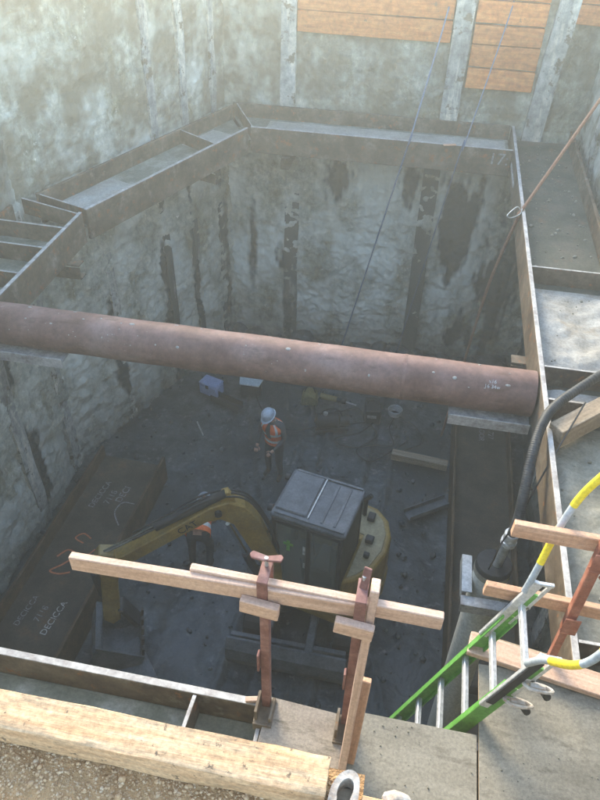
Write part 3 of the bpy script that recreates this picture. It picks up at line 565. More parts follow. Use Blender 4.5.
for i in range(len(prof) - 1):
    a, c = prof[i], prof[i + 1]; dx, dz = c[0] - a[0], c[1] - a[1]; l = math.hypot(dx, dz); nx, nz = -dz / l * 0.02, dx / l * 0.02
    b.prism([a, c, (c[0] + nx, c[1] + nz), (a[0] + nx, a[1] + nz)], B0 - bn * 0.32, bd_, (0, 0, 1), bn * 0.64)
for sgn in (-1, 1): b.prism(prof, B0 + bn * (0.32 * sgn - 0.01), bd_, (0, 0, 1), bn * 0.02)
bk = b.build('bucket', 'roof_grey', ex); b = MB()
for i in range(5):
    c = B0 + bn * (-0.28 + 0.14 * i) + bd_ * (prof[-1][0]) + V(0, 0, prof[-1][1]); b2 = MB(); b2.bar(c, c + bd_ * -0.02 + V(0, 0, 0.12), 0.05, 0.03, up=tuple(bd_)); b2.build('tooth', 'dark_steel', bk)
for k_, off in enumerate((-.05, .0, .05)):
    pts_ = [B0 + bn * off + bd_ * a + V(0, 0, z) for a, z in ((-.06, 1.2), (.0, 1.75), (.2, 2.36), (.42, 2.66), (.8, 2.66), (1.2, 2.42), (1.6, 2.20))]
    MB().tube(smooth_path(pts_, 5), .012, 6).build('hydraulic_hose', 'rubber', bo, smooth=True)
MB().tube(smooth_path([HM @ V(-.46, -.40, 1.15), HM @ V(-.49, -.43, 1.3), HM @ V(-.49, -.43, 1.9), HM @ V(-.46, -.40, 2.05)], 5), .013, 8).build('grab_handle', 'rubber', cb, smooth=True)
MB().box((-.05, -.372, 1.5), (.0, -.364, 1.58), M=HM).build('door_handle', 'galv', cb)
MB().box((-.62, -.46, 1.75), (-.58, -.34, 1.98), M=HM).build('mirror', 'cab_dark', cb, bevel=.01)
MB().bar(HM @ V(-.46, -.36, 1.95), HM @ V(-.60, -.40, 1.9), .015, .015).build('mirror_arm', 'cab_dark', cb)
for y_ in (-.26, .26): MB().tube([HM @ V(-.475, y_, 2.25), HM @ V(-.53, y_, 2.25)], .045, 12).build('work_light', 'cab_dark', cb, smooth=40)
MB().box((-.02, -.22, 1.06), (.30, .22, 1.32), M=HM).box((.22, -.22, 1.32), (.33, .22, 1.85), M=HM).build('seat', 'rubber', cb, bevel=.03)
for y_ in (-.2, .2): MB().tube([HM @ V(-.1, y_, 1.05), HM @ V(-.14, y_, 1.45)], .014, 8).build('control_lever', 'rubber', cb, smooth=40)
for y_ in (-.345, .345): MB().bar(HM @ V(-.42, y_, 2.312), HM @ V(.40, y_, 2.312), .03, .022).build('roof_rib', 'roof_grey', ex, bevel=.004)
for x_ in (.12, .27): MB().bar(HM @ V(x_, -.30, 2.303), HM @ V(x_, .30, 2.303), .03, .014).build('roof_rib', 'roof_grey', ex, bevel=.003)
MB().box((-.40, -.40, .86), (.34, -.385, 1.0), M=HM).build('door_step', 'roof_grey', cb, bevel=.004)
# steel plate lying by bucket
pl = MB(); pl.box((-0.36, -0.24, 0), (0.36, 0.24, 0.03)); M = Matrix.Translation((-2.72, 4.02, 0.10)) @ Matrix.Rotation(R_(-48), 4, 'Z') @ Matrix.Rotation(R_(9), 4, 'X')
tag(pl.build('steel_plate', 'roof_grey', None, M, 0.005), 'small grey steel plate lying under the excavator bucket', 'steel plate')

# ================================================================== PEOPLE
def person(loc, yaw, label, pose, hat='hat', sc=.92):
    """local +y is the facing direction; pose gives joint positions and radii for a skin skeleton"""
    J = {'pelvis': (0, 0, .96, .145, .12), 'waist': (0, .02, 1.10, .14, .11), 'chest': (0, .05, 1.30, .165, .125), 'nbase': (0, .06, 1.45, .075, .07), 'neck': (0, .075, 1.52, .055, .055),
         'head': (0, .10, 1.62, .085, .095), 'top': (0, .10, 1.71, .07, .08)}
    for s, n in ((-1, 'l'), (1, 'r')):
        J.update({n + 'sh': (s * .18, .05, 1.41, .07, .065), n + 'el': (s * .26, .06, 1.13, .048, .045), n + 'wr': (s * .22, .26, 1.02, .033, .03), n + 'pa': (s * .20, .33, 1.0, .042, .02),
                  n + 'hip': (s * .10, 0, .90, .10, .10), n + 'kn': (s * .12, .05, .50, .07, .07), n + 'an': (s * .13, .0, .10, .048, .05), n + 'to': (s * .15, .15, .045, .045, .04)})
    J.update(pose); names = list(J); idx = {n: i for i, n in enumerate(names)}
    E = [('pelvis', 'waist'), ('waist', 'chest'), ('chest', 'nbase'), ('nbase', 'neck'), ('neck', 'head'), ('head', 'top')]
    for n in 'lr': E += [('chest', n + 'sh'), (n + 'sh', n + 'el'), (n + 'el', n + 'wr'), (n + 'wr', n + 'pa'), ('pelvis', n + 'hip'), (n + 'hip', n + 'kn'), (n + 'kn', n + 'an'), (n + 'an', n + 'to')]
    me = bpy.data.meshes.new('skel'); me.from_pydata([J[n][:3] for n in names], [(idx[a], idx[c]) for a, c in E], [])
    so_ = bpy.data.objects.new('skel', me); COL.objects.link(so_); sm = so_.modifiers.new('skin', 'SKIN'); ss = so_.modifiers.new('sub', 'SUBSURF'); ss.levels = 2; ss.render_levels = 2
    for i, n in enumerate(names):
        sv = me.skin_vertices[0].data[i]; sv.radius = J[n][3:5]; sv.use_root = (n == 'pelvis')
    dg = bpy.context.evaluated_depsgraph_get(); bm_ = bpy.data.meshes.new_from_object(so_.evaluated_get(dg)); bpy.data.objects.remove(so_)
    mb = MB(); hands = [Vector(J[n + 'pa'][:3]) for n in 'lr']; wr_ = [Vector(J[n + 'wr'][:3]) for n in 'lr']; nb = J['neck'][2]; pz = J['pelvis'][2] + 0.02
    vs = [v.co.copy() for v in bm_.vertices]
    for p in bm_.polygons:
        c = p.center; mi = 1
        if min((c - q).length for q in hands) < 0.075: mi = 0
        elif c.z > nb - 0.03 and abs(c.x - J['neck'][0]) < .15: mi = 0
        elif c.z < 0.14: mi = 3
        elif c.z < pz and not any((c - q).length < 0.22 and c.z > 0.7 and abs(c.x) > 0.2 for q in wr_): mi = 2
        mb.f.append(tuple(p.vertices)); mb.m.append(mi)
    mb.v = [tuple(v) for v in vs]
    for hI, n in enumerate('lr'):                      # five fingers on each hand
        hd = Vector(J[n + 'pa'][:3]); fw = (hd - Vector(J[n + 'wr'][:3])).normalized(); sd_ = fw.cross(V(0, 0, 1)).normalized(); dn = sd_.cross(fw)
        for k_, (o_, l_) in enumerate(((-.03, .06), (-.01, .075), (.01, .08), (.03, .07))):
            a = hd + sd_ * o_ + fw * .02; mb.tube([a, a + fw * l_ * .5 - dn * .005, a + fw * l_ * .85 - dn * .03], [.0095, .009, .007], 6, mi=0)
        sg = -1 if n == 'r' else 1
        a = hd + sd_ * (sg * .03) - fw * .01; mb.tube([a, a + sd_ * sg * .03 + fw * .025, a + sd_ * sg * .035 + fw * .06], [.011, .010, .008], 6, mi=0)
    hc = Vector(J['head'][:3]); nk = Vector(J['neck'][:3]); upv = (Vector(J['top'][:3]) - nk).normalized(); fwd = (V(0, 1, 0) - upv * upv.y).normalized(); rt = fwd.cross(upv)
    HMx = Matrix((rt, fwd, upv)).transposed()
    mb.ball(hc + HMx @ V(0, .10, -.01), .013, .02, .024, 8, 6, HMx, 0)
    for s in (-1, 1):
        mb.ball(hc + HMx @ V(s * .088, 0, 0), .012, .028, .036, 8, 6, HMx, 0); mb.ball(hc + HMx @ V(s * .033, .083, .018), .012, .010, .008, 8, 6, HMx, 4)
    mb.ball(hc + HMx @ V(0, .088, -.05), .025, .010, .007, 8, 5, HMx, 5)
    MW = Matrix.Translation(Vector(loc)) @ Matrix.Rotation(yaw, 4, 'Z') @ Matrix.Scale(sc, 4)
    body = mb.build('person', ['skin', 'shirt', 'trousers', 'boot', 'ink', 'red_primer'], None, MW, smooth=True); tag(body, label, 'person', 'workers on the pit floor')
    # vest: rings round the torso
    v = MB(); rings = []; n = 28; wa, ch, nbp, pe = (Vector(J[q][:3]) for q in ('waist', 'chest', 'nbase', 'pelvis'))
    for (c, rx, ry) in ((pe.lerp(wa, -.15), .195, .165), (pe.lerp(wa, .35), .19, .16), (pe.lerp(wa, .75), .185, .155), (wa.lerp(ch, .1), .185, .155), (wa.lerp(ch, .45), .20, .16), (wa.lerp(ch, .8), .215, .165), (ch.lerp(nbp, .15), .225, .165), (ch.lerp(nbp, .45), .215, .155), (ch.lerp(nbp, .75), .175, .125), (ch.lerp(nbp, 1.02), .105, .09)):
        sp_ = (nbp - pe).normalized(); ya = sp_.cross(V(1, 0, 0)).normalized(); xa_ = ya.cross(sp_)
        rings.append([c + xa_ * (rx * math.cos(2 * math.pi * j / n)) + ya * (ry * math.sin(2 * math.pi * j / n)) for j in range(n)])
    vs = [q for rg in rings for q in rg]; fs = []; mi = []
    for i in range(len(rings) - 1):
        for j in range(n):
            fs.append((i * n + j, i * n + (j + 1) % n, (i + 1) * n + (j + 1) % n, (i + 1) * n + j)); a = 360 * (j + .5) / n
            band = i in (1, 4) or (i >= 5 and any(abs(a - q) < 10 for q in (45, 135, 225, 315)))
            mi.append(2 if abs(a - 90) < 3 + 1.3 * i else (1 if band else 0))
    v.v = [tuple(q) for q in vs]; v.f = fs; v.m = mi; v.build('safety_vest', ['vest_orange', 'vest_band', 'shirt'], body, MW, smooth=True)
    hh = MB(); n = 20; vs = []; prof = [(.14, .03), (.125, .035), (.122, .07), (.108, .115), (.075, .15), (.03, .163), (.001, .165)]
    for (r0, z) in prof:
        for j in range(n):
            a = 2 * math.pi * j / n; ex_ = 1.18 if (r0 > .13 and math.sin(a) > .3) else 1.0
            vs.append(hc + HMx @ V(r0 * math.cos(a) * .92, r0 * math.sin(a) * ex_ * 1.08, z + .005))
    fs = [(i * n + j, i * n + (j + 1) % n, (i + 1) * n + (j + 1) % n, (i + 1) * n + j) for i in range(len(prof) - 1) for j in range(n)]
    hh.add(vs, fs); hh.build('hard_hat', hat, body, MW, smooth=50)
    return body
person((-1.72, 7.72, 0), R_(158), 'worker in an orange vest and pale grey hard hat standing on open mud', {
    'chest': (0, .06, 1.29, .165, .125), 'nbase': (0, .08, 1.43, .075, .07), 'neck': (0, .10, 1.49, .055, .055), 'head': (.02, .14, 1.57, .085, .095), 'top': (.03, .17, 1.65, .07, .08),
    'lel': (-.26, .08, 1.12, .048, .045), 'rel': (.27, .06, 1.12, .048, .045),
    'lwr': (-.17, .28, .98, .033, .03), 'lpa': (-.14, .34, .95, .042, .02), 'rwr': (.22, .22, .90, .033, .03), 'rpa': (.20, .28, .86, .042, .02)}, sc=.87)
person((-2.35, 5.74, 0), R_(8), 'second worker in an orange vest bending down half hidden behind the excavator boom', {
    'pelvis': (0, 0, .84, .14, .12), 'waist': (0, .14, .92, .14, .11), 'chest': (0, .33, .96, .16, .12), 'nbase': (0, .47, .93, .075, .07), 'neck': (0, .52, .90, .055, .055), 'head': (0, .58, .84, .085, .09), 'top': (0, .63, .78, .07, .08),
    'lsh': (-.18, .40, .93, .07, .065), 'rsh': (.18, .40, .93, .07, .065), 'lel': (-.24, .46, .68, .048, .045), 'rel': (.24, .46, .68, .048, .045), 'lwr': (-.15, .56, .52, .033, .03), 'rwr': (.15, .56, .52, .033, .03),
    'lpa': (-.13, .59, .45, .042, .02), 'rpa': (.13, .59, .45, .042, .02), 'lhip': (-.10, 0, .80, .10, .10), 'rhip': (.10, 0, .80, .10, .10), 'lkn': (-.14, .12, .46, .07, .07), 'rkn': (.14, .12, .46, .07, .07)})

# ================================================================== THINGS LYING ON THE PIT FLOOR
def simple(name, label, cat, parts, loc, rz=0, group=None):
    root = thing(name, loc, label, cat, group); M0 = Matrix.Translation(Vector(loc)) @ Matrix.Rotation(rz, 4, 'Z')
    for (pn, mb, m_, bev) in parts: mb.build(pn, m_, root, M0, bev, smooth=40)
    return root
simple('tool_case', 'blue plastic tool case with black handle strap on the mud', 'case', [('case_body', MB().box((-.19, -.13, 0), (.19, .13, .22)), 'blue_plastic', .02), ('lid', MB().box((-.195, -.135, .225), (.195, .135, .27)), 'blue_plastic', .02), ('latch', MB().box((-.03, -.15, .18), (.03, -.136, .25)), 'rubber', .003)], (-3.32, 9.55, 0), R_(-18))
simple('drain_trough', 'short dark steel channel beside the blue case', 'channel', [('base_plate', MB().box((-.3, -.09, 0), (.3, .09, .02)), 'cab_dark', .003), ('side_plate', MB().box((-.3, -.09, .02), (.3, -.075, .14)), 'cab_dark', .003), ('side_plate', MB().box((-.3, .075, .02), (.3, .09, .14)), 'cab_dark', .003)], (-2.96, 9.28, 0), R_(-20))
simple('plastic_bin', 'pale flat sheet lid on a dark bin against the far wall', 'bin', [('bin_body', MB().box((-.17, -.14, 0), (.19, .13, .22)), 'cab_dark', .01), ('lid', MB().prism([(-.2, -.12), (.16, -.17), (.23, .05), (.15, .17), (-.22, .16)], (0, 0, .225), (1, 0, 0), (0, 1, 0), (0, 0, .03)), 'pale_sheet', .005)], (-2.62, 9.75, 0), R_(8))
simple('tool_bag', 'olive canvas tool bag beside the yellow drill', 'bag', [('bag_body', MB().prism([(-.16, 0), (.16, 0), (.13, .2), (.05, .26), (-.05, .26), (-.13, .2)], (0, -.13, 0), (1, 0, 0), (0, 0, 1), (0, .26, 0)), 'bag_olive', .03), ('handle', MB().tube(smooth_path([(-.1, 0, .24), (-.05, 0, .36), (.05, 0, .36), (.1, 0, .24)]), .012, 6), 'rubber', 0)], (-1.5, 9.66, 0), R_(5))
simple('rock_drill', 'long yellow hand drill lying beside the olive bag', 'drill', [('drill_body', MB().tube([(-.26, 0, .09), (.05, 0, .09)], [.06, .05], 12), 'tool_yellow', 0), ('chuck', MB().tube([(.05, 0, .09), (.14, 0, .09), (.15, 0, .09), (.22, 0, .09)], [.04, .04, .055, .05], 12), 'rubber', 0), ('drill_bit', MB().tube([(.22, 0, .085), (.42, 0, .06)], .014, 8), 'galv', 0), ('handle', MB().tube([(-.26, -.13, .09), (-.26, .13, .09)], .02, 8), 'rubber', 0)], (-1.06, 9.74, 0), R_(-8))
simple('pump_unit', 'black portable pump with rounded housing on the mud', 'pump', [('housing', MB().tube([(-.27, 0, .16), (-.24, 0, .16), (.12, 0, .16), (.16, 0, .16)], [.08, .14, .14, .09], 16), 'rubber', 0), ('motor', MB().tube([(.16, 0, .15), (.32, 0, .15)], .1, 14), 'cab_dark', 0), ('skid', MB().box((-.28, -.14, 0), (.3, -.1, .05)).box((-.28, .1, 0), (.3, .14, .05)), 'cab_dark', .004), ('cap', MB().tube([(-.1, 0, .29), (-.1, 0, .33)], .04, 12), 'galv', 0), ('handle', MB().tube(smooth_path([(-.2, 0, .28), (-.1, 0, .4), (.1, 0, .4), (.2, 0, .24)]), .013, 8), 'rubber', 0)], (-1.02, 9.08, 0), R_(14))
simple('cutting_torch_box', 'upright black equipment box beside the cable coil', 'box', [('box_body', MB().box((-.14, -.2, 0), (.14, .2, .3)), 'cab_dark', .015), ('panel', MB().box((-.1, -.208, .14), (.06, -.201, .2)), 'galv', 0), ('handle', MB().tube(smooth_path([(-.1, 0, .3), (-.08, 0, .38), (.08, 0, .38), (.1, 0, .3)]), .012, 8), 'rubber', 0)], (-.33, 9.5, 0), R_(6))
b = MB()
for k_ in range(4): b.tube([(0.06 + (.10 + .006 * k_) * math.cos(a), 9.62 + (.10 + .006 * k_) * math.sin(a), .05 + .03 * k_) for a in (2 * math.pi * j / 24 for j in range(25))], .016, 6)
tag(b.build('cable_coil', 'galv', smooth=True), 'small round coil of silvery cable on the mud', 'cable coil')
tag(board('timber_beam', (0.10, 8.52, .10), (1.02, 8.44, .10), .14, .14, 'lumber_old', seed=11, bevel=.008), 'longer dark timber lying on mud beside the right floor beam', 'timber')
cb2 = thing('channel_beam', (0.76, 7.48, 0), 'short steel channel lying askew against the right floor beam', 'steel channel')
M = frame((.76, 7.5, .06), (.60, .43, 0), (0, 0, 1)); MB().box((-.38, -.09, -.05), (.36, .09, -.03)).build('web', 'roof_grey', cb2, M, .003)
for s in (-1, 1): MB().box((-.38, s * .09 - .008, -.03), (.36, s * .09 + .008, .05)).build('flange', 'roof_grey', cb2, M, .002)
cabs = [[(-.3, 9.3), (-.5, 9.0), (-.9, 8.75), (-.6, 8.6), (-.2, 8.75), (.1, 8.8), (0, 9.2), (.05, 9.5)], [(-.8, 9.1), (-.4, 9.25), (-.2, 8.95), (-.5, 8.55), (-.2, 8.35), (.3, 8.9)], [(-1.4, 9.6), (-1.3, 9.3), (-.9, 9.5), (-.6, 9.6), (-.45, 9.3)], [(.05, 9.6), (.4, 9.4), (.6, 9.0), (.3, 8.7), (.5, 8.6)], [(-1.2, 9.0), (-1.7, 8.8), (-2.2, 9.1), (-2.5, 9.6)]]
lab = ['black cable winding from equipment box to cable coil', 'black cable looping past the portable pump', 'black cable running from bag to equipment box', 'black cable trailing to the dark timber', 'black cable running from pump to the pale lid bin']
for pts, lb in zip(cabs, lab):
    p3 = smooth_path([V(x, y, .03 + .05 * abs(fbm(V(x * 2, y * 2, 3)))) for x, y in pts], 8)
    tag(MB().tube(p3, .013, 6).build('power_cable', 'rubber', smooth=True), lb, 'cable', 'cables on the pit floor')
tag(MB().tube([(-3.32, 8.65, .05), (-3.12, 8.35, .04)], .014, 6).build('steel_rod', 'galv'), 'thin pale steel rod lying on the mud near the angled wall', 'rod')
# clods
def clods(name, label, n, area, z, smin, smax, m, seed, nu=6, nv=4):
    rnd = random.Random(seed); b_ = MB()
    for _ in range(n):
        x, y = rnd.uniform(area[0], area[1]), rnd.uniform(area[2], area[3]); s = smin * (smax / smin) ** (rnd.random() ** 1.7)
        M = Matrix.Rotation(rnd.uniform(0, 6.3), 3, 'Z') @ Matrix.Rotation(rnd.uniform(-.6, .6), 3, 'X'); i0 = len(b_.v)
        b_.ball((x, y, z + s * .25), s, s * rnd.uniform(.6, 1), s * rnd.uniform(.4, .8), nu, nv, M)
        for i in range(i0, len(b_.v)):
            q = Vector(b_.v[i]); c = V(x, y, z + s * .25); b_.v[i] = tuple(c + (q - c) * (1 + .45 * noise.noise(q * (1.1 / s))))
    return tag(b_.build(name, m, smooth=True), label, None, kind='stuff')
clods('mud_clods', 'lumps of wet mud and stone strewn over the pit floor', 1300, (-4.9, 2.2, 3.0, 11.5), -.04, .012, .06, 'mud', 4)
# mud fillets at the wall feet
clods('soil_heaps', 'heaps of slumped soil along the foot of the far walls', 160, (-3.8, 2.0, 10.6, 11.6), -.02, .08, .32, 'mud', 8, 9, 6)

# ================================================================== DECK, GUARDRAIL
def ply(label, x0, x1, y0, y1, z, m, rot=0, group='plywood deck panels'):
    cx_, cy_ = (x0 + x1) / 2, (y0 + y1) / 2; M = Matrix.Translation((cx_, cy_, z)) @ Matrix.Rotation(rot, 4, 'Z'); hx, hy = (x1 - x0) / 2, (y1 - y0) / 2
    b_ = MB(); b_.box((-hx, -hy, 0), (hx, hy, .019)); b_.m = [1, 0, 1, 1, 1, 1]
    return tag(b_.build('plywood_panel', [m, 'plywood_edge'], None, M, .0015), label, 'plywood', group)
ply('brown plywood panel between the two guardrail posts', -.455, -.005, .86, 1.80, 4.602, 'plywood_brown', R_(-3))
ply('grey plywood panel at the foot of the green ladder', .015, .672, .80, 1.825, 4.602, 'plywood')
ply('large beige plywood panel under the ladder top', .682, 2.1, .72, 2.235, 4.604, 'plywood')
tag(board('lumber_board', (.62, 2.335, 4.655), (1.46, 2.19, 4.66), .14, .04, 'lumber', seed=21), 'flat board along the far edge of the large plywood panel', 'board')
tag(board('lumber_board', (.64, 2.39, 4.60), (1.20, 2.31, 4.60), .038, .14, 'lumber_old', seed=22), 'darker board on edge under the flat board of the deck', 'board')

def rail(label, p, q, seed, m='lumber', w_=.038, h_=.089): return tag(board('guardrail_board', p, q, w_, h_, m, seed=seed, rough=.003), label, 'board', 'wooden guardrail boards')
rail('long wooden rail whose free end overhangs the near beam', (-1.325, 1.725, 5.685), (-.02, 1.745, 5.685), 31)
rail('wooden rail lapped against the long rail between both posts', (-.775, 1.768, 5.70), (.335, 1.752, 5.69), 32)
def clamp_post(x, y, zt, zb, label, m, tee=True, side=1):
    root = thing('guardrail_post', (x, y, zb), label, 'post', 'steel guardrail clamp posts')
    b_ = MB(); b_.box((x - .022, y - .03, zb), (x + .022, y - .024, zt - .16)); b_.box((x - .022, y - .024, zb), (x - .016, y + .012, zt - .16)); b_.box((x + .016, y - .024, zb), (x + .022, y + .012, zt - .16))
    b_.build('upright', m, root, bevel=.002)
    b_ = MB(); b_.box((x - .024, y - .062, zt - .22), (x + .024, y - .052, zt - .02)); b_.box((x - .024, y - .062, zt - .02), (x + .024, y + .062, zt - .012)); b_.box((x - .024, y + .054, zt - .16), (x + .024, y + .062, zt - .02)); b_.box((x - .024, y - .052, zt - .22), (x + .024, y - .02, zt - .21))
    b_.build('rail_clip', m, root, bevel=.002)
    MB().tube([(x, y + .03, zt - .01), (x, y + .03, zt + .045)], .009, 8).build('clamp_screw', 'galv', root)
    if tee:
        for s in (-1, 1): MB().prism([(0, -.014), (.065, -.018), (.075, .004), (.062, .02), (0, .014)], (x, y + .03, zt + .03), V(s, .1, .12), V(-.1, s, 0) , (0, 0, .012)).build('wing_handle', m, root, bevel=.003)
    else:
        MB().bar((x, y + .01, zt - .02), (x + .012, y + .05, zt + .08), .035, .014).build('wing_handle', m, root, bevel=.003)
    b_ = MB(); b_.box((x - .035, y - .06, zb + .42), (x - .023, y - .02, zb + .56)); b_.build('latch_block', m, root, bevel=.003)
    b_ = MB(); b_.box((x - .05, y - .12, zb - .0), (x + .05, y + .02, zb + .012)); b_.box((x - .05, y - .132, zb - .05), (x + .05, y - .12, zb + .012)); b_.box((x - .045, y - .11, zb + .012), (x - .03, y + .01, zb + .10)); b_.box((x + .03, y - .11, zb + .012), (x + .045, y + .01, zb + .05))
    b_.build('foot_clamp', 'waler_steel', root, bevel=.002)
    return root
clamp_post(-.44, 1.775, 5.80, 4.623, 'reddish steel clamp post with wing handle holding the wooden rail', 'red_steel', True)
clamp_post(-.015, 1.765, 5.80, 4.623, 'greyer steel clamp post beside the slanting wooden prop', 'red_steel', False)
tag(board('wood_block', (-.535, 1.70, 5.635), (-.36, 1.69, 5.625), .038, .085, 'lumber', seed=41), 'short wood block wedged at the reddish clamp post', 'wood block', None)
tag(board('wood_block', (-.115, 1.692, 5.62), (.055, 1.682, 5.61), .038, .085, 'lumber', seed=42), 'short wood block wedged at the greyer clamp post', 'wood block', None)
tag(board('wood_prop', (.037, 1.795, 5.80), (.004, 1.535, 4.63), .089, .038, 'lumber', seed=43, up=(1, 0, 0)), 'slanting wooden prop from the deck up to the rail', 'prop')
tag(board('wood_prop', (.055, 1.74, 5.12), (.03, 1.56, 4.625), .038, .06, 'lumber_orange', seed=44, up=(1, 0, 0)), 'short redder prop behind the slanting prop', 'prop')
tag(board('wood_chip', (-.56, 1.772, 4.613), (-.485, 1.79, 4.613), .03, .02, 'lumber', seed=45), 'small wood wedge on the near beam by the reddish post', 'wedge')
# guardrail to the right of the ladder
rail('orange top rail on the red post above the ladder', (.655, 2.36, 5.66), (1.75, 2.36, 5.62), 51, 'lumber_orange', .040, .09)
rail('orange middle rail crossing behind the ladder handrail', (.62, 2.38, 5.13), (1.75, 2.36, 5.08), 52, 'lumber_orange', .040, .09)
rp = thing('guardrail_post', (1.07, 2.32, 4.63), 'red painted steel guardrail post behind the ladder handrail', 'post', 'steel guardrail clamp posts')
b = MB(); b.box((1.045, 2.29, 4.98), (1.095, 2.297, 5.78)); b.box((1.045, 2.297, 4.98), (1.052, 2.335, 5.78)); b.box((1.088, 2.297, 4.98), (1.095, 2.335, 5.78)); b.build('upright', 'red_primer', rp, bevel=.002)
b = MB(); b.box((1.05, 2.30, 4.62), (1.09, 2.335, 4.975)); b.build('lower_upright', 'red_primer', rp, bevel=.002)
for z in (5.58, 5.05): 
    b = MB(); b.box((1.03, 2.26, z - .04), (1.11, 2.287, z - .03)); b.box((1.03, 2.26, z - .03), (1.11, 2.268, z + .09)); b.build('rail_clip', 'red_primer', rp, bevel=.002)
b = MB(); b.bar((1.12, 2.30, 5.46), (1.145, 2.27, 5.62), .03, .03); b.build('clamp_screw', 'red_primer', rp, bevel=.003)
# timber wedge prop on right beam
tag(board('timber_prop', (1.285, 4.36, 4.56), (2.2, 5.16, 4.66), .14, .19, 'lumber_old', seed=61, bevel=.006), 'heavy brown timber wedged across the right beam under the hose', 'timber')

# ================================================================== LADDER
lad = thing('ladder', (-.80, 2.1, 0), 'green fibreglass extension ladder with yellow banded walk through handrails', 'ladder')
LS = .335                                   # dx per dz
def lp(z, y, dx=0): return V(.675 + LS * (z - 4.72) + dx, y, z)
YN, YF = 1.90, 2.31
tl = (lp(1, 0) - lp(0, 0)).normalized(); nl = V(tl.z, 0, -tl.x)           # outward normal, facing +x and down
for y, s in ((YN, 1), (YF, -1)):
    b = MB(); a, c = lp(.02, y), lp(5.02, y)
    b.bar(a, c, .007, .085, up=tuple(nl)); b.bar(a + nl * .039 + V(0, s * .014, 0), c + nl * .039 + V(0, s * .014, 0), .03, .007, up=tuple(nl)); b.bar(a - nl * .039 + V(0, s * .014, 0), c - nl * .039 + V(0, s * .014, 0), .03, .007, up=tuple(nl))
    b.build('side_rail', 'ladder_green', lad)
    # aluminium extension plate
    b = MB(); a, c = lp(4.80, y, -.03), lp(5.34, y, -.03); b.bar(a, c, .022, .05, up=tuple(nl)); a2, c2 = lp(4.95, y, .035), lp(5.34, y, .035); b.bar(a2, c2, .018, .02, up=tuple(nl)); b.bar(lp(5.33, y, -.03), lp(5.33, y, .05), .02, .02)
    b.bar(lp(5.12, y, -.03), lp(5.12, y, .05), .018, .018); hb = b.build('handrail_bracket', 'aluminium', lad, bevel=.003)
    MB().bar(lp(4.86, y - s * .016, -.03), lp(5.30, y - s * .016, -.03), .008, .04, up=tuple(nl)).build('rubber_strip', 'rubber', hb)
    MB().bar(lp(5.03, y, 0), lp(5.24, y, 0), .012, .07, up=tuple(nl)).build('rail_end', 'ladder_green', lad)
for i in range(18):
    z = .25 + .287 * i
    MB().bar(lp(z, YN + .004), lp(z, YF - .004), .03, .034, up=(LS, 0, 1)).build('rung', 'aluminium', lad, bevel=.004)
def handrail(y, s, pts):
    p = smooth_path(pts, 8); hr = MB().tube(p, .0175, 12).build('handrail', 'tape_grey', lad, smooth=40); n = len(p)
    for a, c in ((.22, .42), (.56, .80)):
        i0, i1 = int(a * n), int(c * n); MB().tube(p[i0:i1 + 1], .019, 12).build('yellow_band', 'tape_yellow', hr, smooth=40)
handrail(YF, 1, [(.80, YF + .0, 5.25), (.83, YF + .03, 5.42), (.875, YF + .10, 5.62), (.93, YF + .14, 5.84), (.99, YF + .12, 6.05), (1.05, YF + .10, 6.25)])
handrail(YN, -1, [(.79, YN, 5.25), (.83, YN - .06, 5.40), (.90, YN - .15, 5.54), (.955, YN - .18, 5.66), (1.01, YN - .17, 5.86), (1.07, YN - .14, 6.1), (1.10, YN - .12, 6.25)])
for z in (4.93, 5.10):
    c = lp(z, YN - .03, .06); b = MB(); b.tube(smooth_path([c + V(-.06, 0, .02), c + V(-.03, -.03, .035), c + V(.04, -.03, .03), c + V(.08, 0, 0), c + V(.04, .025, -.01), c + V(-.04, .025, 0), c + V(-.06, 0, .02)], 5), .009, 6)
    b.tube([c + V(-.03, 0, .02), c + V(.04, 0, .012)], .014, 8); o = b.build('latch_hook', 'rusty_white', lad, smooth=40); MB().tube([c + V(.04, -.005, -.01), c + V(.065, -.01, -.045)], .02, 10).build('latch_knob', 'rubber', o, smooth=40)

# ================================================================== WELL CASING, HOSE
cx_, cy_ = 1.0, 3.78
wc = thing('well_casing', (cx_, cy_, 0), 'upright grey steel well casing with black cap under the hose', 'well casing')
MB().tube([(cx_, cy_, -.1), (cx_, cy_, 1.5), (cx_, cy_, 3.55)], .145, 28).build('casing_pipe', 'casing_grey', wc, smooth=40)
MB().tube([(cx_, cy_, 3.50), (cx_, cy_, 3.56)], .152, 28).build('collar', 'concrete_grey', wc, smooth=40)
MB().tube([(cx_, cy_, 3.56), (cx_, cy_, 3.60), (cx_, cy_, 3.615)], [.150, .150, .14], 28).build('cap', 'rubber', wc, smooth=40)
MB().tube(smooth_path([(1.02, 3.77, 3.615), (1.03, 3.76, 3.80), (1.04, 3.74, 3.95)]), .04, 14).build('riser_pipe', 'galv', wc, smooth=40)
b = MB(); b.tube([(1.04, 3.74, 3.93), (1.042, 3.737, 3.97)], .062, 14); b.tube([(1.043, 3.735, 3.98), (1.045, 3.73, 4.06)], .055, 14); b.bar((1.0, 3.70, 3.96), (1.10, 3.78, 4.0), .02, .02); b.build('hose_coupling', 'aluminium', wc, smooth=40)
MB().tube(smooth_path([(.95, 3.70, 3.62), (.955, 3.66, 3.8), (.975, 3.67, 4.0), (1.07, 3.78, 4.2), (1.2, 4.0, 4.5), (1.5, 4.6, 4.75)]), .007, 6).build('control_cable', 'rubber', wc)
b = MB(); b.box((.77, 3.60, 3.40), (.855, 3.98, 3.412)); b.box((.77, 3.60, 3.30), (.78, 3.98, 3.40)); b.build('support_angle', 'galv', wc, bevel=.002)
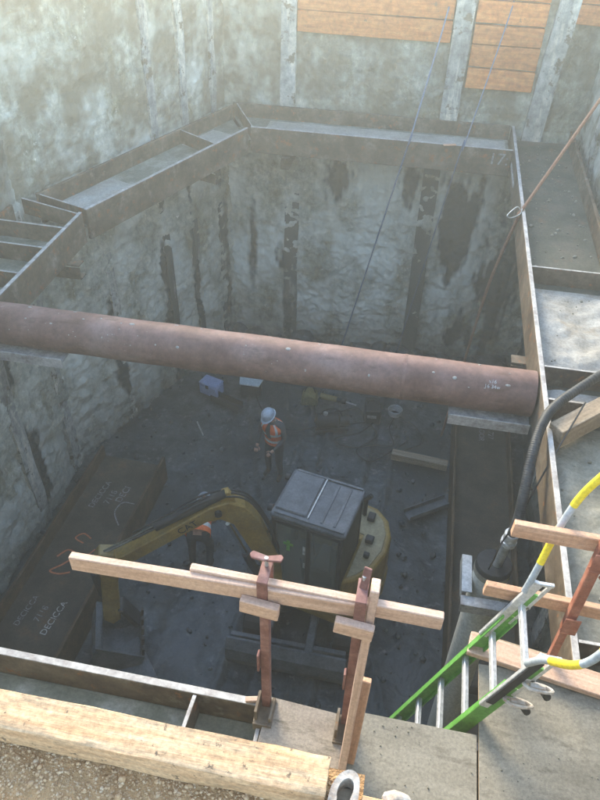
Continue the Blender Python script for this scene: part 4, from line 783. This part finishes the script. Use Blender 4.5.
b = MB(); b.box((.77, 3.50, 3.36), (1.20, 3.59, 3.372)); b.box((.77, 3.495, 3.27), (1.20, 3.505, 3.372)); b.build('support_angle', 'edge_steel', wc, bevel=.002)
hp_ = smooth_path([(1.046, 3.728, 4.04), (1.055, 3.74, 4.2), (1.07, 3.88, 4.42), (1.10, 4.10, 4.58), (1.17, 4.36, 4.672), (1.30, 4.60, 4.70), (1.60, 4.95, 4.72), (2.0, 5.4, 4.74), (2.16, 5.75, 5.2), (2.35, 6.0, 6.5)], 60)
rr = [.038 + (.0025 if (i // 2) % 2 else 0) for i in range(len(hp_))]
tag(MB().tube(hp_, rr, 14).build('suction_hose', 'hose_black', smooth=True), 'thick black ribbed hose draped over the right beam to the well casing', 'hose')

# ================================================================== ROPES
ro = MB().tube(smooth_path([(2.34, 9.85, 6.53), (2.22, 9.70, 6.09), (1.95, 9.35, 5.69), (1.235, 8.44, 4.625), (1.205, 8.46, 4.5), (1.07, 8.72, 3.4), (.99, 8.95, 1.9), (.9, 9.2, .05)], 6), .020, 8).build('tag_line', 'rope_orange', smooth=True)
tag(ro, 'orange brown rope running over the right beam down into the pit', 'rope')
wt = MB(); wt.tube(smooth_path([(1.20, 8.40, 4.62), (1.15, 8.38, 4.66), (1.06, 8.30, 4.60), (1.05, 8.26, 4.58), (1.10, 8.30, 4.55), (1.2, 8.36, 4.58), (1.22, 8.42, 4.63)], 5), .008, 6)
tag(wt.build('wire_tie', 'galv', smooth=True), 'loop of silver wire tying the orange rope to the beam', 'wire tie')
tag(MB().tube(smooth_path([(0.02, 11.75, 6.52), (0.0, 11.55, 6.15), (-.29, 10.42, 4.63), (-.34, 10.40, 4.4), (-1.2, 10.9, .05)], 6), .013, 6).build('guide_rope', 'rope_blue', smooth=True), 'thin blue rope hanging over the far beam between the lagging bays', 'rope', 'thin blue ropes')
tag(MB().tube(smooth_path([(.90, 11.75, 6.52), (.88, 11.55, 6.2), (.50, 10.42, 4.63), (.44, 10.40, 4.4), (-.1, 11.2, .05)], 6), .009, 6).build('guide_rope', 'rope_blue', smooth=True), 'thinner blue rope hanging past the chalk mark side of the far beam', 'rope', 'thin blue ropes')

# ================================================================== GRAVEL EDGE, CURB TIMBER
def curb(label, x0, x1, y, z, s, seed, rot=0.0):
    n = 60; vs = []; b_ = MB(); L = x1 - x0; prof = []
    for k_ in range(4):
        a = [(-1, -1), (1, -1), (1, 1), (-1, 1)][k_]; c = [(-1, -1), (1, -1), (1, 1), (-1, 1)][(k_ + 1) % 4]
        for i in range(5): u = .04 + .92 * i / 4; prof.append((a[0] + (c[0] - a[0]) * u, a[1] + (c[1] - a[1]) * u))
    m = len(prof)
    for i in range(n + 1):
        x = -L / 2 + L * i / n
        for (py, pz) in prof:
            q = V(x * 5 + seed, py * 2, pz * 2); k_ = .0025 * fbm(q) - .005 * max(0, noise.noise(V(x * 9, py * 4, pz * 4 + seed))); 
            vs.append((x + .004 * noise.noise(V(py * 5, pz * 5, i if i in (0, n) else 0)), py * (s / 2 + k_), pz * (s / 2 + k_)))
    fs = [(i * m + j, i * m + (j + 1) % m, (i + 1) * m + (j + 1) % m, (i + 1) * m + j) for i in range(n) for j in range(m)]
    fs = [t_[::-1] for t_ in fs]; fs += [tuple(range(m)), tuple(n * m + j for j in range(m))[::-1]]
    b_.add(vs, [t_[::-1] for t_ in fs]); M = Matrix.Translation(((x0 + x1) / 2, y, z)) @ Matrix.Rotation(rot, 4, 'Z')
    return tag(b_.build('curb_timber', 'curb_timber', None, M, smooth=40), label, 'timber', 'timbers along the pit edge')
curb('thick weathered timber along the gravel edge of the pit', -2.6, -.028, .682, 6.547, .092, 3)
curb('orange timber end lying past the bent steel hook', .055, .9, .615, 6.545, .09, 9)
cl = thing('steel_hook', (.015, .68, 6.5), 'bent rusty white steel hook at the end of the thick timber', 'hook')
b = MB(); pts = [(-.022, .60), (-.018, .66), (-.002, .695), (.022, .71), (.042, .70), (.048, .67), (.046, .60)]
arc = smooth_path([V(x, y, 6.565) for x, y in pts], 4)
vs = []
for p in arc: vs += [p + V(0, 0, -.035), p + V(0, 0, .02)]
for p in arc: c = V(.012, .64, p.z); q = p + (c - p).normalized() * .02; vs += [q + V(0, 0, -.035), q + V(0, 0, .02)]
na = len(arc); fs = []
for i in range(na - 1):
    a = 2 * i; c = a + 2; g = 2 * na + 2 * i; e = g + 2; fs += [(a, c, c + 1, a + 1), (g, g + 1, e + 1, e), (a + 1, c + 1, e + 1, g + 1), (a, g, e, c)]
b.add(vs, fs); b.build('hook_plate', 'rust_pale', cl); MB().box((-.015, .58, 6.50), (.042, .69, 6.535)).build('base_plate', 'lumber_old', cl, bevel=.004)
b = MB(); b.ball((.135, .668, 6.575), .035, .022, .02, 10, 7); 
b.v = [tuple(Vector(v) + noise.noise_vector(Vector(v) * 40) * .008) for v in b.v]
tag(b.build('concrete_lump', 'rust_pale'), 'rusty whitish lump lying on the orange timber end', 'lump')
clods('gravel', 'tan gravel and small stones along the near edge of the pit', 15000, (-1.3, .03, .35, .72), GZ - .001, .0015, .006, 'pebble', 5, 6, 4)
clods('larger_gravel', 'larger pale stones among the gravel', 90, (-1.4, .03, .35, .64), GZ - .002, .006, .012, 'pebble', 6, 8, 5)

clods('deck_grit', 'dry mud crumbs and grit scattered over the plywood panels', 420, (.05, 2.0, .85, 1.8), 4.623, .0015, .007, 'concrete_grey', 12)
clods('beam_grit', 'stones and crumbs lying in the right bracing beam', 160, (1.3, 2.05, 7.2, 11.3), ZW, .006, .03, 'concrete_grey', 13)
clods('crust_stones', 'loose stones on the concrete crust of the right beam', 130, (1.32, 2.05, 2.7, 6.8), ZW + .03, .004, .02, 'concrete_grey', 14)
# ================================================================== HAZE
hz = bpy.data.materials.new('haze'); hz.use_nodes = True; N = hz.node_tree.nodes; N.clear()
out = N.new('ShaderNodeOutputMaterial'); vol = N.new('ShaderNodeVolumePrincipled'); vol.inputs['Color'].default_value = (0.90, 0.95, 0.95, 1)
vol.inputs['Density'].default_value = 0.0125; vol.inputs['Anisotropy'].default_value = 0.7
hz.node_tree.links.new(vol.outputs[0], out.inputs['Volume']); MATS['haze'] = hz
tag(MB().box((-42, -32, -1.5), (42, 47, 9.2)).build('haze', 'haze'), 'pale dusty air over the pit', None, kind='stuff')
